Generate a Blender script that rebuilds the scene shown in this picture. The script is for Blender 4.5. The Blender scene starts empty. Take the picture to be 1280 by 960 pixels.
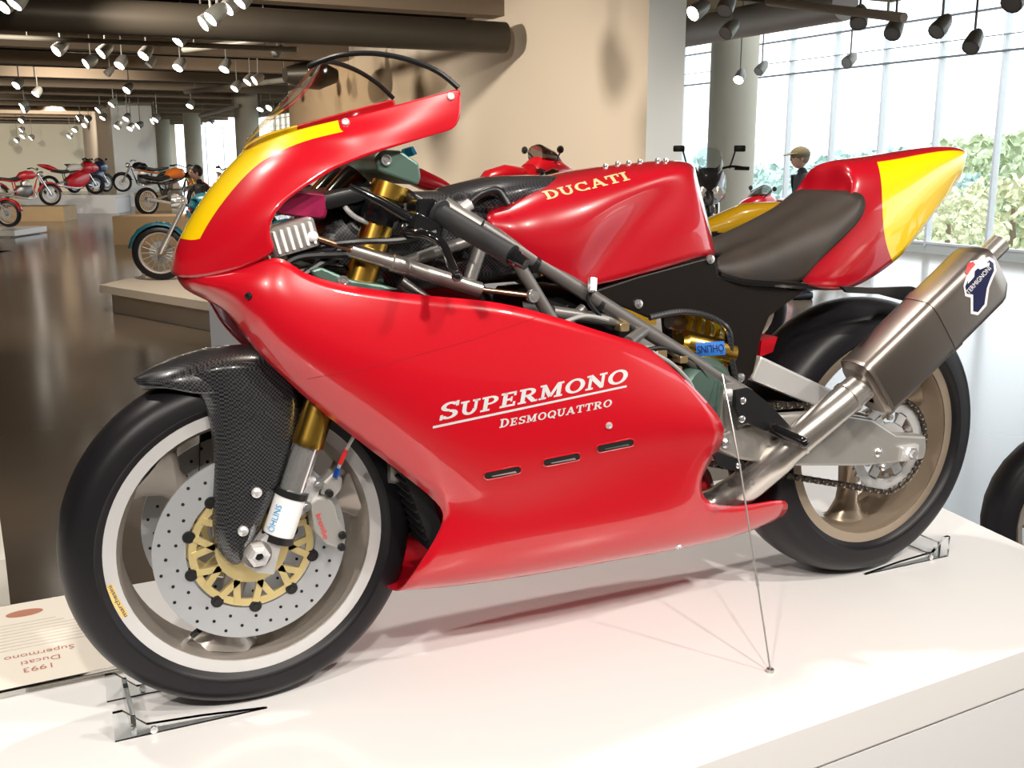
import bpy, bmesh, math, random
from mathutils import Vector, Matrix
from mathutils.bvhtree import BVHTree
random.seed(7)
scene = bpy.context.scene
COL = scene.collection
# ------------------------------------------------------------------ camera
CAM = Vector((-0.32, -1.718, 0.9143)); AZ = math.radians(64.23); PITCH = math.radians(12.08); FPX = 1302.0
cF = Vector((math.cos(AZ)*math.cos(PITCH), math.sin(AZ)*math.cos(PITCH), -math.sin(PITCH)))
cR = Vector((math.sin(AZ), -math.cos(AZ), 0)); cU = cR.cross(cF)
cd = bpy.data.cameras.new('camera'); co = bpy.data.objects.new('camera', cd); COL.objects.link(co)
cd.sensor_width = 36.0; cd.lens = FPX/1280*36.0; cd.clip_start = 0.05; cd.clip_end = 600
co.matrix_world = Matrix((( cR.x, cU.x, -cF.x, CAM.x), (cR.y, cU.y, -cF.y, CAM.y), (cR.z, cU.z, -cF.z, CAM.z), (0, 0, 0, 1)))
scene.camera = co
# ------------------------------------------------------------------ world and lights
w = bpy.data.worlds.new('sky'); scene.world = w; w.use_nodes = True
nt = w.node_tree; nt.nodes.clear()
out = nt.nodes.new('ShaderNodeOutputWorld'); bg = nt.nodes.new('ShaderNodeBackground')
bg.inputs['Color'].default_value = (0.90, 0.95, 1.0, 1); bg.inputs['Strength'].default_value = 3.0
nt.links.new(bg.outputs[0], out.inputs[0])
scene.view_settings.view_transform = 'Standard'; scene.view_settings.look = 'None'
scene.view_settings.gamma = 1.0; scene.view_settings.use_curve_mapping = False
scene.view_settings.exposure = 0.0
def spot(loc, target, energy, size=1.2, blend=0.5, radius=0.12, col=(1, 0.9, 0.78)):
    l = bpy.data.lights.new('track_and_fill_spot', 'SPOT'); l.energy = energy; l.spot_size = size; l.spot_blend = blend
    l.shadow_soft_size = radius; l.color = col
    o = bpy.data.objects.new('track_and_fill_spot', l); COL.objects.link(o); o.location = loc
    o.rotation_euler = (Vector(target)-Vector(loc)).to_track_quat('-Z', 'Y').to_euler()
    return o
# track lights aimed at the motorcycle (the museum's ceiling spots, out of frame)
WARM = (1, 0.93, 0.85)
spot((-1.9, -2.4, 2.75), (0.1, 0, 0.4), 260, radius=.07, col=WARM)
spot((-0.5, -3.0, 2.8), (0.4, 0, 0.3), 260, radius=.07, col=WARM)
spot((0.9, -2.7, 2.8), (0.7, 0, 0.3), 260, radius=.07, col=WARM)
spot((2.4, -2.2, 2.8), (1.2, 0, 0.4), 240, radius=.07, col=WARM)
spot((0.7, 0.6, 2.85), (0.6, 0.0, 0.3), 110, radius=.06, col=WARM)
spot((-1.2, 1.1, 2.8), (0.0, 0, 0.4), 110, radius=.06, col=WARM)
# gallery light over the far displays, plus spots added to brighten partition and yellow motorcycle
for x, y, tx, ty, e in ((3, 6.5, 4.5, 9, 500), (0.6, 7.6, 1.3, 10, 420), (0.2, 10.2, 6.2, 11.5, 900), (0.2, 15.5, 6.2, 16.5, 900), (0.6, 20.5, 6.2, 21, 900), (2.9, 1.6, 3.6, 3.6, 120), (-1, 14, 0.5, 19, 500), (-3, 22, -2, 28, 800), (1, 24, 2, 31, 800), (-4, 34, -2, 42, 1200), (2, 44, -1, 60, 2200), (-6, 44, -5, 60, 2200), (8, 8, 7.5, 9, 250)):
    spot((x, y, 2.75), (tx, ty, 0.6), e*1.25, 1.8, 1.0, .08, (1, .89, .75))
# ------------------------------------------------------------------ pixel -> place (known depth)
def _ray(x, y): return cF + cR*((x-640)/FPX) + cU*((480-y)/FPX)
def P(x, y, Y): d = _ray(x, y); return CAM + d*((Y-CAM.y)/d.y)
def PX(x, y, X): d = _ray(x, y); return CAM + d*((X-CAM.x)/d.x)
def PZ(x, y, z): d = _ray(x, y); return CAM + d*((z-CAM.z)/d.z)
def PD(x, y, D): return CAM + _ray(x, y)*D
def at(t): return P(*t)
# ------------------------------------------------------------------ materials
MATS = {}
def mat(name, col=(0.5, 0.5, 0.5), rough=0.5, metal=0.0, coat=0.0, spec=0.5, emit=None, es=0, trans=0, ior=1.45, noise=None, bump=0, bscale=50):
    if name in MATS: return MATS[name]
    m = bpy.data.materials.new(name); m.use_nodes = True
    b = m.node_tree.nodes['Principled BSDF']; I = b.inputs
    I['Base Color'].default_value = (*col, 1); I['Roughness'].default_value = rough; I['Metallic'].default_value = metal
    I['Coat Weight'].default_value = coat; I['Coat Roughness'].default_value = 0.03; I['Specular IOR Level'].default_value = spec
    I['Transmission Weight'].default_value = trans; I['IOR'].default_value = ior
    if emit: I['Emission Color'].default_value = (*emit, 1); I['Emission Strength'].default_value = es
    N = m.node_tree.nodes; L = m.node_tree.links
    if noise or bump:
        tc = N.new('ShaderNodeTexCoord'); nz = N.new('ShaderNodeTexNoise'); nz.inputs['Scale'].default_value = bscale; nz.inputs['Detail'].default_value = 4
        L.new(tc.outputs['Object'], nz.inputs['Vector'])
        if noise:
            mx = N.new('ShaderNodeMix'); mx.data_type = 'RGBA'; mx.inputs['A'].default_value = (*col, 1); mx.inputs['B'].default_value = (*noise, 1)
            L.new(nz.outputs['Fac'], mx.inputs['Factor']); L.new(mx.outputs['Result'], I['Base Color'])
        if bump:
            bp = N.new('ShaderNodeBump'); bp.inputs['Strength'].default_value = bump; L.new(nz.outputs['Fac'], bp.inputs['Height']); L.new(bp.outputs['Normal'], I['Normal'])
    MATS[name] = m; return m
def carbon():
    if 'carbon' in MATS: return MATS['carbon']
    m = mat('carbon', (0.012, 0.012, 0.014), 0.3, 0, 0.8); N = m.node_tree.nodes; L = m.node_tree.links; b = N['Principled BSDF']
    tc = N.new('ShaderNodeTexCoord'); ck = N.new('ShaderNodeTexChecker'); ck.inputs['Scale'].default_value = 300
    ck.inputs['Color1'].default_value = (0.003, 0.003, 0.004, 1); ck.inputs['Color2'].default_value = (0.055, 0.055, 0.06, 1)
    L.new(tc.outputs['Object'], ck.inputs['Vector']); L.new(ck.outputs['Color'], b.inputs['Base Color'])
    return m
def glassy(name, col, alpha, rough=0.02):
    if name in MATS: return MATS[name]
    m = bpy.data.materials.new(name); m.use_nodes = True; N = m.node_tree.nodes; L = m.node_tree.links; N.clear()
    o = N.new('ShaderNodeOutputMaterial'); mx = N.new('ShaderNodeMixShader'); t = N.new('ShaderNodeBsdfTransparent'); g = N.new('ShaderNodeBsdfGlossy')
    t.inputs[0].default_value = (*col, 1); g.inputs['Roughness'].default_value = rough
    lw = N.new('ShaderNodeLayerWeight'); lw.inputs['Blend'].default_value = alpha
    ml = N.new('ShaderNodeMath'); ml.operation = 'MULTIPLY'; ml.inputs[1].default_value = .6
    L.new(lw.outputs['Fresnel'], ml.inputs[0]); L.new(ml.outputs[0], mx.inputs[0]); L.new(t.outputs[0], mx.inputs[1]); L.new(g.outputs[0], mx.inputs[2]); L.new(mx.outputs[0], o.inputs[0])
    MATS[name] = m; return m
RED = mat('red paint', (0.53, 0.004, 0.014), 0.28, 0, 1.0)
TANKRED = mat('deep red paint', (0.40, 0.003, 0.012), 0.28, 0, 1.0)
YEL = mat('yellow paint', (0.95, 0.62, 0.0), 0.3, 0, 1.0)
WHITEP = mat('white paint', (0.8, 0.8, 0.8), 0.35, 0, 0.5)
BLK = mat('black plastic', (0.012, 0.012, 0.013), 0.35)
GLOSSBLK = mat('gloss black', (0.008, 0.008, 0.009), 0.12, 0, 0.6)
RUB = mat('rubber', (0.009, 0.008, 0.010), 0.4, spec=.35, bump=0.05, bscale=300)
GRIP = mat('grip rubber', (0.02, 0.02, 0.022), 0.6, bump=0.4, bscale=500)
ALU = mat('aluminium', (0.78, 0.78, 0.78), 0.34, 0.6)
ALUM = mat('matt aluminium', (0.50, 0.48, 0.45), 0.38, 0.7)
RIMM = mat('magnesium grey rim', (0.42, 0.38, 0.34), 0.36, 0.55)
LIP = mat('machined rim lip', (0.75, 0.75, 0.75), 0.42, 0.6)
CHR = mat('chrome', (0.85, 0.85, 0.86), 0.14, 0.85)
GOLD = mat('gold anodised', (0.72, 0.44, 0.08), 0.25, 1.0)
GOLDM = mat('gold disc carrier', (0.80, 0.66, 0.32), 0.4, 0.7)
DISC = mat('brake disc steel', (0.46, 0.48, 0.50), 0.36, 0.5)
TI = mat('titanium', (0.34, 0.30, 0.27), 0.34, 0.95)
STEEL = mat('pipe steel', (0.6, 0.57, 0.53), 0.26, 0.85)
FRAME = mat('frame grey', (0.24, 0.23, 0.22), 0.38, 0.6)
GREEN = mat('green anodised', (0.11, 0.18, 0.15), 0.4, 0.5)
SEATM = mat('seat suede', (0.012, 0.010, 0.009), 0.55, noise=(0.04, 0.027, 0.018), bscale=14)
CARB = carbon()
CHAIN = mat('chain steel', (0.10, 0.085, 0.07), 0.45, 0.8)
SILVERT = mat('silver lettering', (0.72, 0.73, 0.74), 0.4, 0.2)
BLUE = mat('blue sticker', (0.03, 0.16, 0.55), 0.4)
CYAN = mat('blue lettering', (0.02, 0.36, 0.75), 0.4)
NAVY = mat('navy', (0.01, 0.012, 0.06), 0.4)
WST = mat('white sticker', (0.85, 0.85, 0.85), 0.4)
REDT = mat('red lettering', (0.7, 0.03, 0.03), 0.5)
TANT = mat('gold lettering', (0.62, 0.42, 0.2), 0.45)
DARK = mat('dark recess', (0.006, 0.006, 0.006), 0.8)
# ------------------------------------------------------------------ mesh helpers
def link(name, verts, faces, m, parent=None, smooth=True, kind=None, label=None, auto=None):
    me = bpy.data.meshes.new(name); me.from_pydata([tuple(v) for v in verts], [], faces); me.validate()
    for x in (m if isinstance(m, (list, tuple)) else [m]): me.materials.append(x)
    bm = bmesh.new(); bm.from_mesh(me); bmesh.ops.recalc_face_normals(bm, faces=bm.faces); bm.to_mesh(me); bm.free()
    if smooth:
        me.polygons.foreach_set('use_smooth', [True]*len(me.polygons))
        me.set_sharp_from_angle(angle=math.radians(auto if auto else 38))
    o = bpy.data.objects.new(name, me); COL.objects.link(o)
    if parent: o.parent = parent
    if kind: o['kind'] = kind
    if label: o['label'] = label
    return o
def tag(o, label, cat, group=None):
    o['label'] = label; o['category'] = cat
    if group: o['group'] = group
    return o
def empty(name, loc=(0, 0, 0), rz=0, label=None, cat=None, group=None):
    o = bpy.data.objects.new(name, None); COL.objects.link(o); o.location = loc; o.rotation_euler = (0, 0, rz); o.empty_display_size = 0.1
    if label: tag(o, label, cat, group)
    return o
class G:
    """collects shapes into one mesh"""
    def __init__(s): s.v = []; s.f = []
    def add(s, v, f):
        n = len(s.v); s.v += [Vector(x) for x in v]; s.f += [tuple(i+n for i in q) for q in f]; return s
    def build(s, name, m, parent=None, **k): return link(name, s.v, s.f, m, parent, **k)
    def box(s, c, d, R=None):
        c = Vector(c); vs = []
        for i in (-.5, .5):
            for j in (-.5, .5):
                for k in (-.5, .5):
                    p = Vector((i*d[0], j*d[1], k*d[2])); vs.append(c+(R@p if R else p))
        return s.add(vs, [(0, 1, 3, 2), (4, 6, 7, 5), (0, 4, 5, 1), (2, 3, 7, 6), (0, 2, 6, 4), (1, 5, 7, 3)])
    def bbox(s, c, d, b=0.01, R=None):
        c = Vector(c); vs = []; hx, hy, hz = d[0]/2, d[1]/2, d[2]/2; n = 0
        # bevelled in plan (XZ edges): stack of 4 rounded slices
        pts = []
        for cx, cz in ((hx-b, hz-b), (-hx+b, hz-b), (-hx+b, -hz+b), (hx-b, -hz+b)):
            a0 = {(True, True): 0, (False, True): 90, (False, False): 180, (True, False): 270}[(cx > 0, cz > 0)]
            for k in range(4): a = math.radians(a0+30*k); pts.append((cx+b*math.cos(a), cz+b*math.sin(a)))
        n = len(pts); rows = []
        for yy, sc in ((-hy, b*0.6), (-hy+b*0.6, 0), (hy-b*0.6, 0), (hy, b*0.6)):
            for (x, z) in pts:
                L = math.hypot(x, z) or 1; p = Vector((x-x/L*sc, yy, z-z/L*sc)); vs.append(c+(R@p if R else p))
        f = [tuple(range(n)), tuple(range(3*n, 4*n))]
        for r in range(3):
            for i in range(n): f.append((r*n+i, r*n+(i+1) % n, (r+1)*n+(i+1) % n, (r+1)*n+i))
        return s.add(vs, f)
    def tube(s, pts, r, n=10, caps=True):
        pts = [Vector(p) for p in pts]; rs = r if isinstance(r, (list, tuple)) else [r]*len(pts); vs = []; f = []; prev = None
        for i, p in enumerate(pts):
            t = ((pts[i+1]-p) if i < len(pts)-1 else Vector((0, 0, 0)))
            if i > 0: t = t.normalized()+(p-pts[i-1]).normalized()
            t.normalize()
            if prev is None: a = t.orthogonal().normalized()
            else: a = (prev-t*prev.dot(t)); a = a.normalized() if a.length > 1e-6 else t.orthogonal().normalized()
            prev = a; b = t.cross(a)
            for k in range(n): th = 2*math.pi*k/n; vs.append(p+(a*math.cos(th)+b*math.sin(th))*rs[i])
        for i in range(len(pts)-1):
            for k in range(n): f.append((i*n+k, i*n+(k+1) % n, (i+1)*n+(k+1) % n, (i+1)*n+k))
        if caps: f += [tuple(range(n)), tuple(range((len(pts)-1)*n, len(pts)*n))]
        return s.add(vs, f)
    def lathe(s, prof, c, axis=(0, 1, 0), n=64, closed=False, a0=0, a1=2*math.pi):
        c = Vector(c); ax = Vector(axis).normalized(); u = Vector((1, 0, 0)) if abs(ax.x) < .9 else Vector((0, 0, 1)); u = (u-ax*u.dot(ax)).normalized(); v = ax.cross(u)
        full = abs(a1-a0-2*math.pi) < 1e-6; m = n if full else n+1; vs = []; f = []; k = len(prof)
        for i in range(m):
            th = a0+(a1-a0)*i/n; d = u*math.cos(th)+v*math.sin(th)
            for (r, h) in prof: vs.append(c+d*r+ax*h)
        for i in range(n):
            j = (i+1) % m
            for q in range(k if closed else k-1): w_ = (q+1) % k; f.append((i*k+q, j*k+q, j*k+w_, i*k+w_))
        return s.add(vs, f)
    def prism(s, poly, d):
        """poly: list of points; extruded by vector d"""
        d = Vector(d); n = len(poly); vs = [Vector(p) for p in poly]+[Vector(p)+d for p in poly]
        return s.add(vs, [tuple(range(n)), tuple(range(n, 2*n))]+[(i, (i+1) % n, n+(i+1) % n, n+i) for i in range(n)])
    def loft(s, secs, n=16, e=2.4, axis='x', caps=True):
        """secs: (x, yc, zc, half_width, half_height[, exponent])"""
        vs = []; f = []
        for q in secs:
            x, yc, zc, hw, hh = q[:5]; ee = q[5] if len(q) > 5 else e
            for k in range(n):
                t = 2*math.pi*k/n; c_, s_ = math.cos(t), math.sin(t)
                vs.append(Vector((x, yc+hw*math.copysign(abs(c_)**(2/ee), c_), zc+hh*math.copysign(abs(s_)**(2/ee), s_))))
        for i in range(len(secs)-1):
            for k in range(n): f.append((i*n+k, i*n+(k+1) % n, (i+1)*n+(k+1) % n, (i+1)*n+k))
        if caps: f += [tuple(range(n)), tuple(range((len(secs)-1)*n, len(secs)*n))]
        return s.add(vs, f)
    def grid(s, rows, closed=False):
        n = len(rows[0]); vs = [p for r in rows for p in r]; f = []
        for i in range(len(rows)-1):
            for k in range(n-1): f.append((i*n+k, i*n+k+1, (i+1)*n+k+1, (i+1)*n+k))
        return s.add(vs, f)
    def sphere(s, c, r, sc=(1, 1, 1), n=12):
        c = Vector(c); vs = []; f = []
        for i in range(n//2+1):
            ph = math.pi*i/(n//2)
            for k in range(n): th = 2*math.pi*k/n; vs.append(c+Vector((r*sc[0]*math.sin(ph)*math.cos(th), r*sc[1]*math.sin(ph)*math.sin(th), r*sc[2]*math.cos(ph))))
        for i in range(n//2):
            for k in range(n): f.append((i*n+k, i*n+(k+1) % n, (i+1)*n+(k+1) % n, (i+1)*n+k))
        return s.add(vs, f)
def surf(name, rows, m, parent, mirror=True, levels=2, thick=0.003, matfn=None, extra=None, weld=True):
    """control grid of points -> mirrored, subdivided, thickened shell"""
    g = G(); g.grid(rows)
    if extra: extra(g)
    me = bpy.data.meshes.new(name); me.from_pydata([tuple(v) for v in g.v], [], g.f)
    ms = m if isinstance(m, (list, tuple)) else [m]
    for x in ms: me.materials.append(x)
    if matfn:
        nc = len(rows[0])-1
        for i, p in enumerate(me.polygons):
            if i < (len(rows)-1)*nc: p.material_index = matfn(i//nc, i % nc)
    bm = bmesh.new(); bm.from_mesh(me); bmesh.ops.remove_doubles(bm, verts=bm.verts, dist=1e-5); bmesh.ops.recalc_face_normals(bm, faces=bm.faces); bm.to_mesh(me); bm.free()
    me.polygons.foreach_set('use_smooth', [True]*len(me.polygons))
    o = bpy.data.objects.new(name, me); COL.objects.link(o)
    if parent: o.parent = parent
    if mirror:
        md = o.modifiers.new('mirror', 'MIRROR'); md.use_axis = (False, True, False); md.merge_threshold = 0.002
    if levels: md = o.modifiers.new('sub', 'SUBSURF'); md.levels = levels; md.render_levels = levels
    if thick: md = o.modifiers.new('solid', 'SOLIDIFY'); md.thickness = thick; md.offset = -1
    return o
def mirrored(o, parent):
    """copy of a part for the other side of the motorcycle (mirrored mesh)"""
    me = o.data.copy(); me.transform(Matrix.Diagonal((1, -1, 1, 1))); me.flip_normals()
    c = bpy.data.objects.new(o.name.split('.')[0], me); COL.objects.link(c); c.parent = parent
    for k in o.keys():
        if k in ('label', 'kind'): c[k] = o[k]
    return c
# ================================================================== the motorcycle
bike = empty('motorcycle', (0, 0, 0), 0, 'red and yellow racing motorcycle with full fairing on white display platform', 'motorcycle')
def Vr(rows): return [[at(p) for p in r] for r in rows]
# ---- upper fairing
UF = [
 [(216,343,0),(219,345,-.03),(236,348,-.065),(272,345,-.105),(312,334,-.135),(350,313,-.15)],
 [(216,325,0),(220,325,-.03),(238,325,-.065),(272,318,-.107),(308,306,-.137),(335,297,-.152)],
 [(221,301,0),(230,303,-.03),(243,305,-.065),(280,285,-.11),(315,275,-.14),(338,272,-.154)],
 [(246,257,0),(254,259,-.035),(268,263,-.07),(303,250,-.115),(335,247,-.142),(358,246,-.156)],
 [(276,216,0),(286,219,-.04),(302,222,-.078),(335,215,-.118),(368,217,-.145),(400,222,-.158)],
 [(303,191,0),(311,196,-.043),(322,205,-.084),(350,204,-.122),(385,207,-.148),(416,212,-.159)],
 [(320,181,-.05),(326,189,-.066),(338,194,-.09),(365,194,-.126),(400,200,-.15),(430,205,-.16)],
 [(368,162,-.10),(370,169,-.108),(378,176,-.12),(405,177,-.138),(440,184,-.154),(462,193,-.161)],
 [(418,152,-.128),(419,159,-.132),(420,167,-.14),(440,168,-.15),(470,177,-.158),(490,184,-.162)],
 [(495,131,-.145),(497,140,-.149),(500,148,-.153),(504,158,-.157),(510,168,-.16),(515,177,-.161)],
 [(560,114,-.152),(562,122,-.155),(563,132,-.157),(563,143,-.159),(560,154,-.16),(555,165,-.16)],
 [(575,110,-.153),(576,120,-.155),(576,131,-.157),(576,142,-.159),(573,153,-.16),(566,162,-.16)]]
upper = surf('upper_fairing', Vr(UF), [RED, YEL], bike, matfn=lambda r, c: 1 if 2 <= r < 8 and c < 2 else 0)
# ---- windscreen
base = [(303,191,0),(320,181,-.05),(345,171,-.078),(368,162,-.10),(418,152,-.128),(495,131,-.145),(573,110,-.153)]
ridge = [(303,191),(317,171),(330,153),(344,135),(358,118),(372,101),(387,83)]
rear = [(573,110,-.153),(548,90,-.146),(512,75,-.126),(470,67,-.098),(432,68,-.064),(405,75,-.03),(387,83,0)]
rows = []
for j, (b, r) in enumerate(zip(base, ridge)):
    B = at(b); Rr = P(r[0], r[1], 0); row = []
    for k in range(7):
        t = k/6*math.pi/2; w_ = j/6.0
        p = Vector((B.x+(Rr.x-B.x)*(1-math.cos(t)), B.y*math.cos(t), B.z+(Rr.z-B.z)*math.sin(t)))
        if j == 6: p = at(rear[k])
        if j == 5: p = p*0.35+0.65*(Vector(rows[4][k])*0.5+at(rear[k])*0.5)
        row.append(p)
    rows.append(row)
SCREEN = glassy('tinted screen', (0.84, 0.77, 0.67), 0.07)
screen = surf('windscreen', rows, SCREEN, bike, thick=0)
edge = [at(q) for q in rear]; edge = edge+[Vector((p.x, -p.y, p.z)) for p in edge[-2::-1]]
def smooth_path(pts, n=6):
    pts = [Vector(p) for p in pts]; o = []
    for i in range(len(pts)-1):
        p0 = pts[max(i-1, 0)]; p1 = pts[i]; p2 = pts[i+1]; p3 = pts[min(i+2, len(pts)-1)]
        for k in range(n):
            t = k/n; o.append(0.5*((2*p1)+(p2-p0)*t+(2*p0-5*p1+4*p2-p3)*t*t+(3*p1-p0-3*p2+p3)*t**3))
    return o+[pts[-1]]
G().tube(smooth_path(edge), 0.0042, 8).build('edge_trim', BLK, screen, label='black rubber edge of the windscreen')
# ---- lower fairing: side panel + belly pan
SP = [
 [(216,343,0),(217,347,0),(219,350,0),(221,353,0),(225,358,0)],
 [(238,348,-.066),(239,354,-.066),(241,360,-.06),(243,366,-.045),(247,371,-.03)],
 [(272,345,-.106),(271,354,-.112),(270,362,-.108),(270,370,-.094),(270,380,-.068)],
 [(312,334,-.136),(306,352,-.148),(301,370,-.146),(297,385,-.13),(292,398,-.10)],
 [(350,315,-.151),(340,350,-.17),(330,385,-.172),(322,412,-.16),(314,434,-.128)],
 [(374,341,-.166),(368,378,-.184),(362,412,-.185),(357,445,-.172),(350,468,-.138)],
 [(425,356,-.178),(418,400,-.196),(412,440,-.198),(407,480,-.182),(402,516,-.146)],
 [(490,365,-.188),(484,415,-.205),(478,465,-.208),(473,515,-.194),(468,566,-.152)],
 [(560,372,-.194),(556,430,-.21),(553,490,-.214),(550,555,-.205),(546,625,-.165)],
 [(625,377,-.197),(622,440,-.213),(618,500,-.217),(612,565,-.213),(600,627,-.188)],
 [(690,394,-.198),(690,450,-.214),(690,505,-.218),(690,560,-.214),(682,607,-.195)],
 [(750,414,-.197),(758,460,-.211),(764,505,-.216),(767,548,-.213),(766,580,-.197)],
 [(800,429,-.192),(826,467,-.204),(842,505,-.209),(849,538,-.207),(850,562,-.194)],
 [(808,432,-.187),(858,474,-.196),(889,507,-.2),(906,531,-.2),(906,553,-.189)]]
BP = {8: [(546,625,-.165),(558,644,-.167),(546,672,-.165),(524,706,-.158),(502,742,-.14)],
 9: [(600,627,-.188),(600,652,-.18),(592,682,-.178),(580,712,-.17),(568,738,-.144)],
 10: [(682,607,-.195),(690,638,-.184),(690,668,-.182),(686,697,-.17),(680,721,-.144)],
 11: [(766,580,-.197),(783,615,-.187),(789,648,-.185),(790,678,-.173),(790,701,-.144)],
 12: [(850,562,-.194),(858,597,-.184),(862,628,-.18),(868,660,-.168),(872,686,-.14)],
 13: [(906,553,-.189),(882,585,-.178),(873,607,-.174),(884,634,-.163),(905,679,-.135)],
 14: [None, None, None, (935,634,-.155),(945,668,-.13)],
 15: [None, None, None, (993,619,-.142),(980,651,-.124)]}
def belly(g):
    cols = {k: [at(p) if p else None for p in v] for k, v in BP.items()}
    for k in range(8, 13): g.grid([cols[k], cols[k+1]])
    for k in (13, 14): g.grid([cols[k][3:], cols[k+1][3:]])
    for k in range(8, 15):   # underside to the centre line
        a, b = cols[k][4], cols[k+1][4]
        m1, m2 = Vector((a.x, a.y*.55, a.z-.018)), Vector((b.x, b.y*.55, b.z-.018))
        g.grid([[a, m1, Vector((a.x, 0, a.z-.024))], [b, m2, Vector((b.x, 0, b.z-.024))]])
lower = surf('lower_fairing', Vr(SP), RED, bike, extra=belly)
# ---- fuel tank
TK = [
 [(625,250,0),(618,255,-.045),(611,262,-.08),(608,270,-.098),(609,280,-.104),(612,288,-.104)],
 [(662,226,0),(660,234,-.065),(653,252,-.108),(646,277,-.13),(644,297,-.133),(645,315,-.126)],
 [(715,211,0),(712,221,-.066),(700,245,-.115),(690,282,-.14),(682,315,-.14),(678,342,-.13)],
 [(765,204,0),(762,214,-.066),(752,240,-.117),(740,282,-.137),(727,328,-.136),(713,364,-.126)],
 [(790,201,0),(788,212,-.064),(778,236,-.113),(764,278,-.122),(746,322,-.108),(738,358,-.118)],
 [(818,199,0),(816,207,-.06),(810,226,-.105),(800,262,-.098),(783,300,-.106),(772,350,-.122)],
 [(845,198,0),(843,203,-.055),(840,213,-.093),(838,236,-.094),(830,290,-.118),(828,336,-.122)],
 [(862,201,0),(860,204,-.05),(859,210,-.083),(866,232,-.096),(876,285,-.113),(884,318,-.116)],
 [(868,206,0),(867,208,-.045),(867,214,-.074),(874,240,-.088),(888,290,-.105),(894,318,-.108)],
 [(869,208,0),(869,210,-.04),(870,217,-.06),(877,243,-.06),(890,292,-.06),(896,320,-.06)]]
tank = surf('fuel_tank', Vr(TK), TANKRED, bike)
# ---- seat and tail unit
TL = [
 [(1010,268,0),(1030,268,-.05),(1043,266,-.068),(1000,305,-.085),(1000,338,-.098),(1002,354,-.095)],
 [(1033,240,0),(1054,241,-.05),(1071,243,-.083),(1020,300,-.09),(1013,338,-.103),(1012,357,-.1)],
 [(1040,201,0),(1052,206,-.05),(1074,222,-.085),(1045,290,-.1),(1040,335,-.112),(1040,365,-.104)],
 [(1060,197,0),(1068,202,-.052),(1082,225,-.088),(1080,285,-.102),(1074,330,-.108),(1072,360,-.098)],
 [(1088,194,0),(1095,199,-.052),(1100,230,-.09),(1101,272,-.104),(1108,305,-.1),(1121,327,-.086)],
 [(1125,187,0),(1130,194,-.047),(1134,222,-.08),(1132,260,-.09),(1135,286,-.085),(1140,304,-.07)],
 [(1162,181,0),(1165,188,-.04),(1165,208,-.065),(1162,233,-.07),(1158,256,-.066),(1160,277,-.055)],
 [(1192,180,0),(1194,186,-.03),(1193,199,-.046),(1189,216,-.048),(1184,234,-.045),(1180,250,-.037)],
 [(1206,186,0),(1207,189,-.02),(1207,196,-.028),(1204,206,-.03),(1200,216,-.028),(1195,228,-.022)],
 [(1209,190,0),(1209,192,-.012),(1208,198,-.016),(1206,207,-.017),(1203,216,-.016),(1199,226,-.012)]]
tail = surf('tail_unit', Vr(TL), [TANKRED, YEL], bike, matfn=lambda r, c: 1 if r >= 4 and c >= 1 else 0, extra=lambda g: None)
und = [[Vector((p.x, p.y, p.z)), Vector((p.x, p.y*.5, p.z-.006)), Vector((p.x, 0, p.z-.008))] for p in [at(r[5]) for r in TL]]
surf('tail_underside', und, [BLK, WHITEP], tail, matfn=lambda r, c: 1 if r >= 4 else 0)
# seat pad: cross rows from centre to edge, front to back
ST = [
 [(905,318,0),(896,322,-.06),(893,324,-.095),(897,338,-.108),(906,348,-.11)],
 [(925,303,0),(920,309,-.06),(915,322,-.1),(920,341,-.116),(932,352,-.116)],
 [(958,288,0),(955,294,-.06),(960,310,-.103),(962,336,-.12),(968,354,-.12)],
 [(985,268,0),(990,275,-.06),(1003,290,-.1),(1004,325,-.118),(1004,356,-.116)],
 [(1010,250,0),(1022,255,-.05),(1050,265,-.104),(1042,298,-.122),(1014,332,-.124)],
 [(1028,237,0),(1054,238,-.06),(1078,240,-.104),(1084,253,-.118),(1078,278,-.12)]]
seat = surf('seat', Vr(ST), SEATM, bike, thick=0.02)
g = G(); pth = [at(q) for q in ((899,344,-.112),(930,352,-.12),(970,355,-.124),(1006,358,-.121))]
g.tube(smooth_path(pth, 4), 0.008, 8).build('seat_piping', GLOSSBLK, seat)
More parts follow.
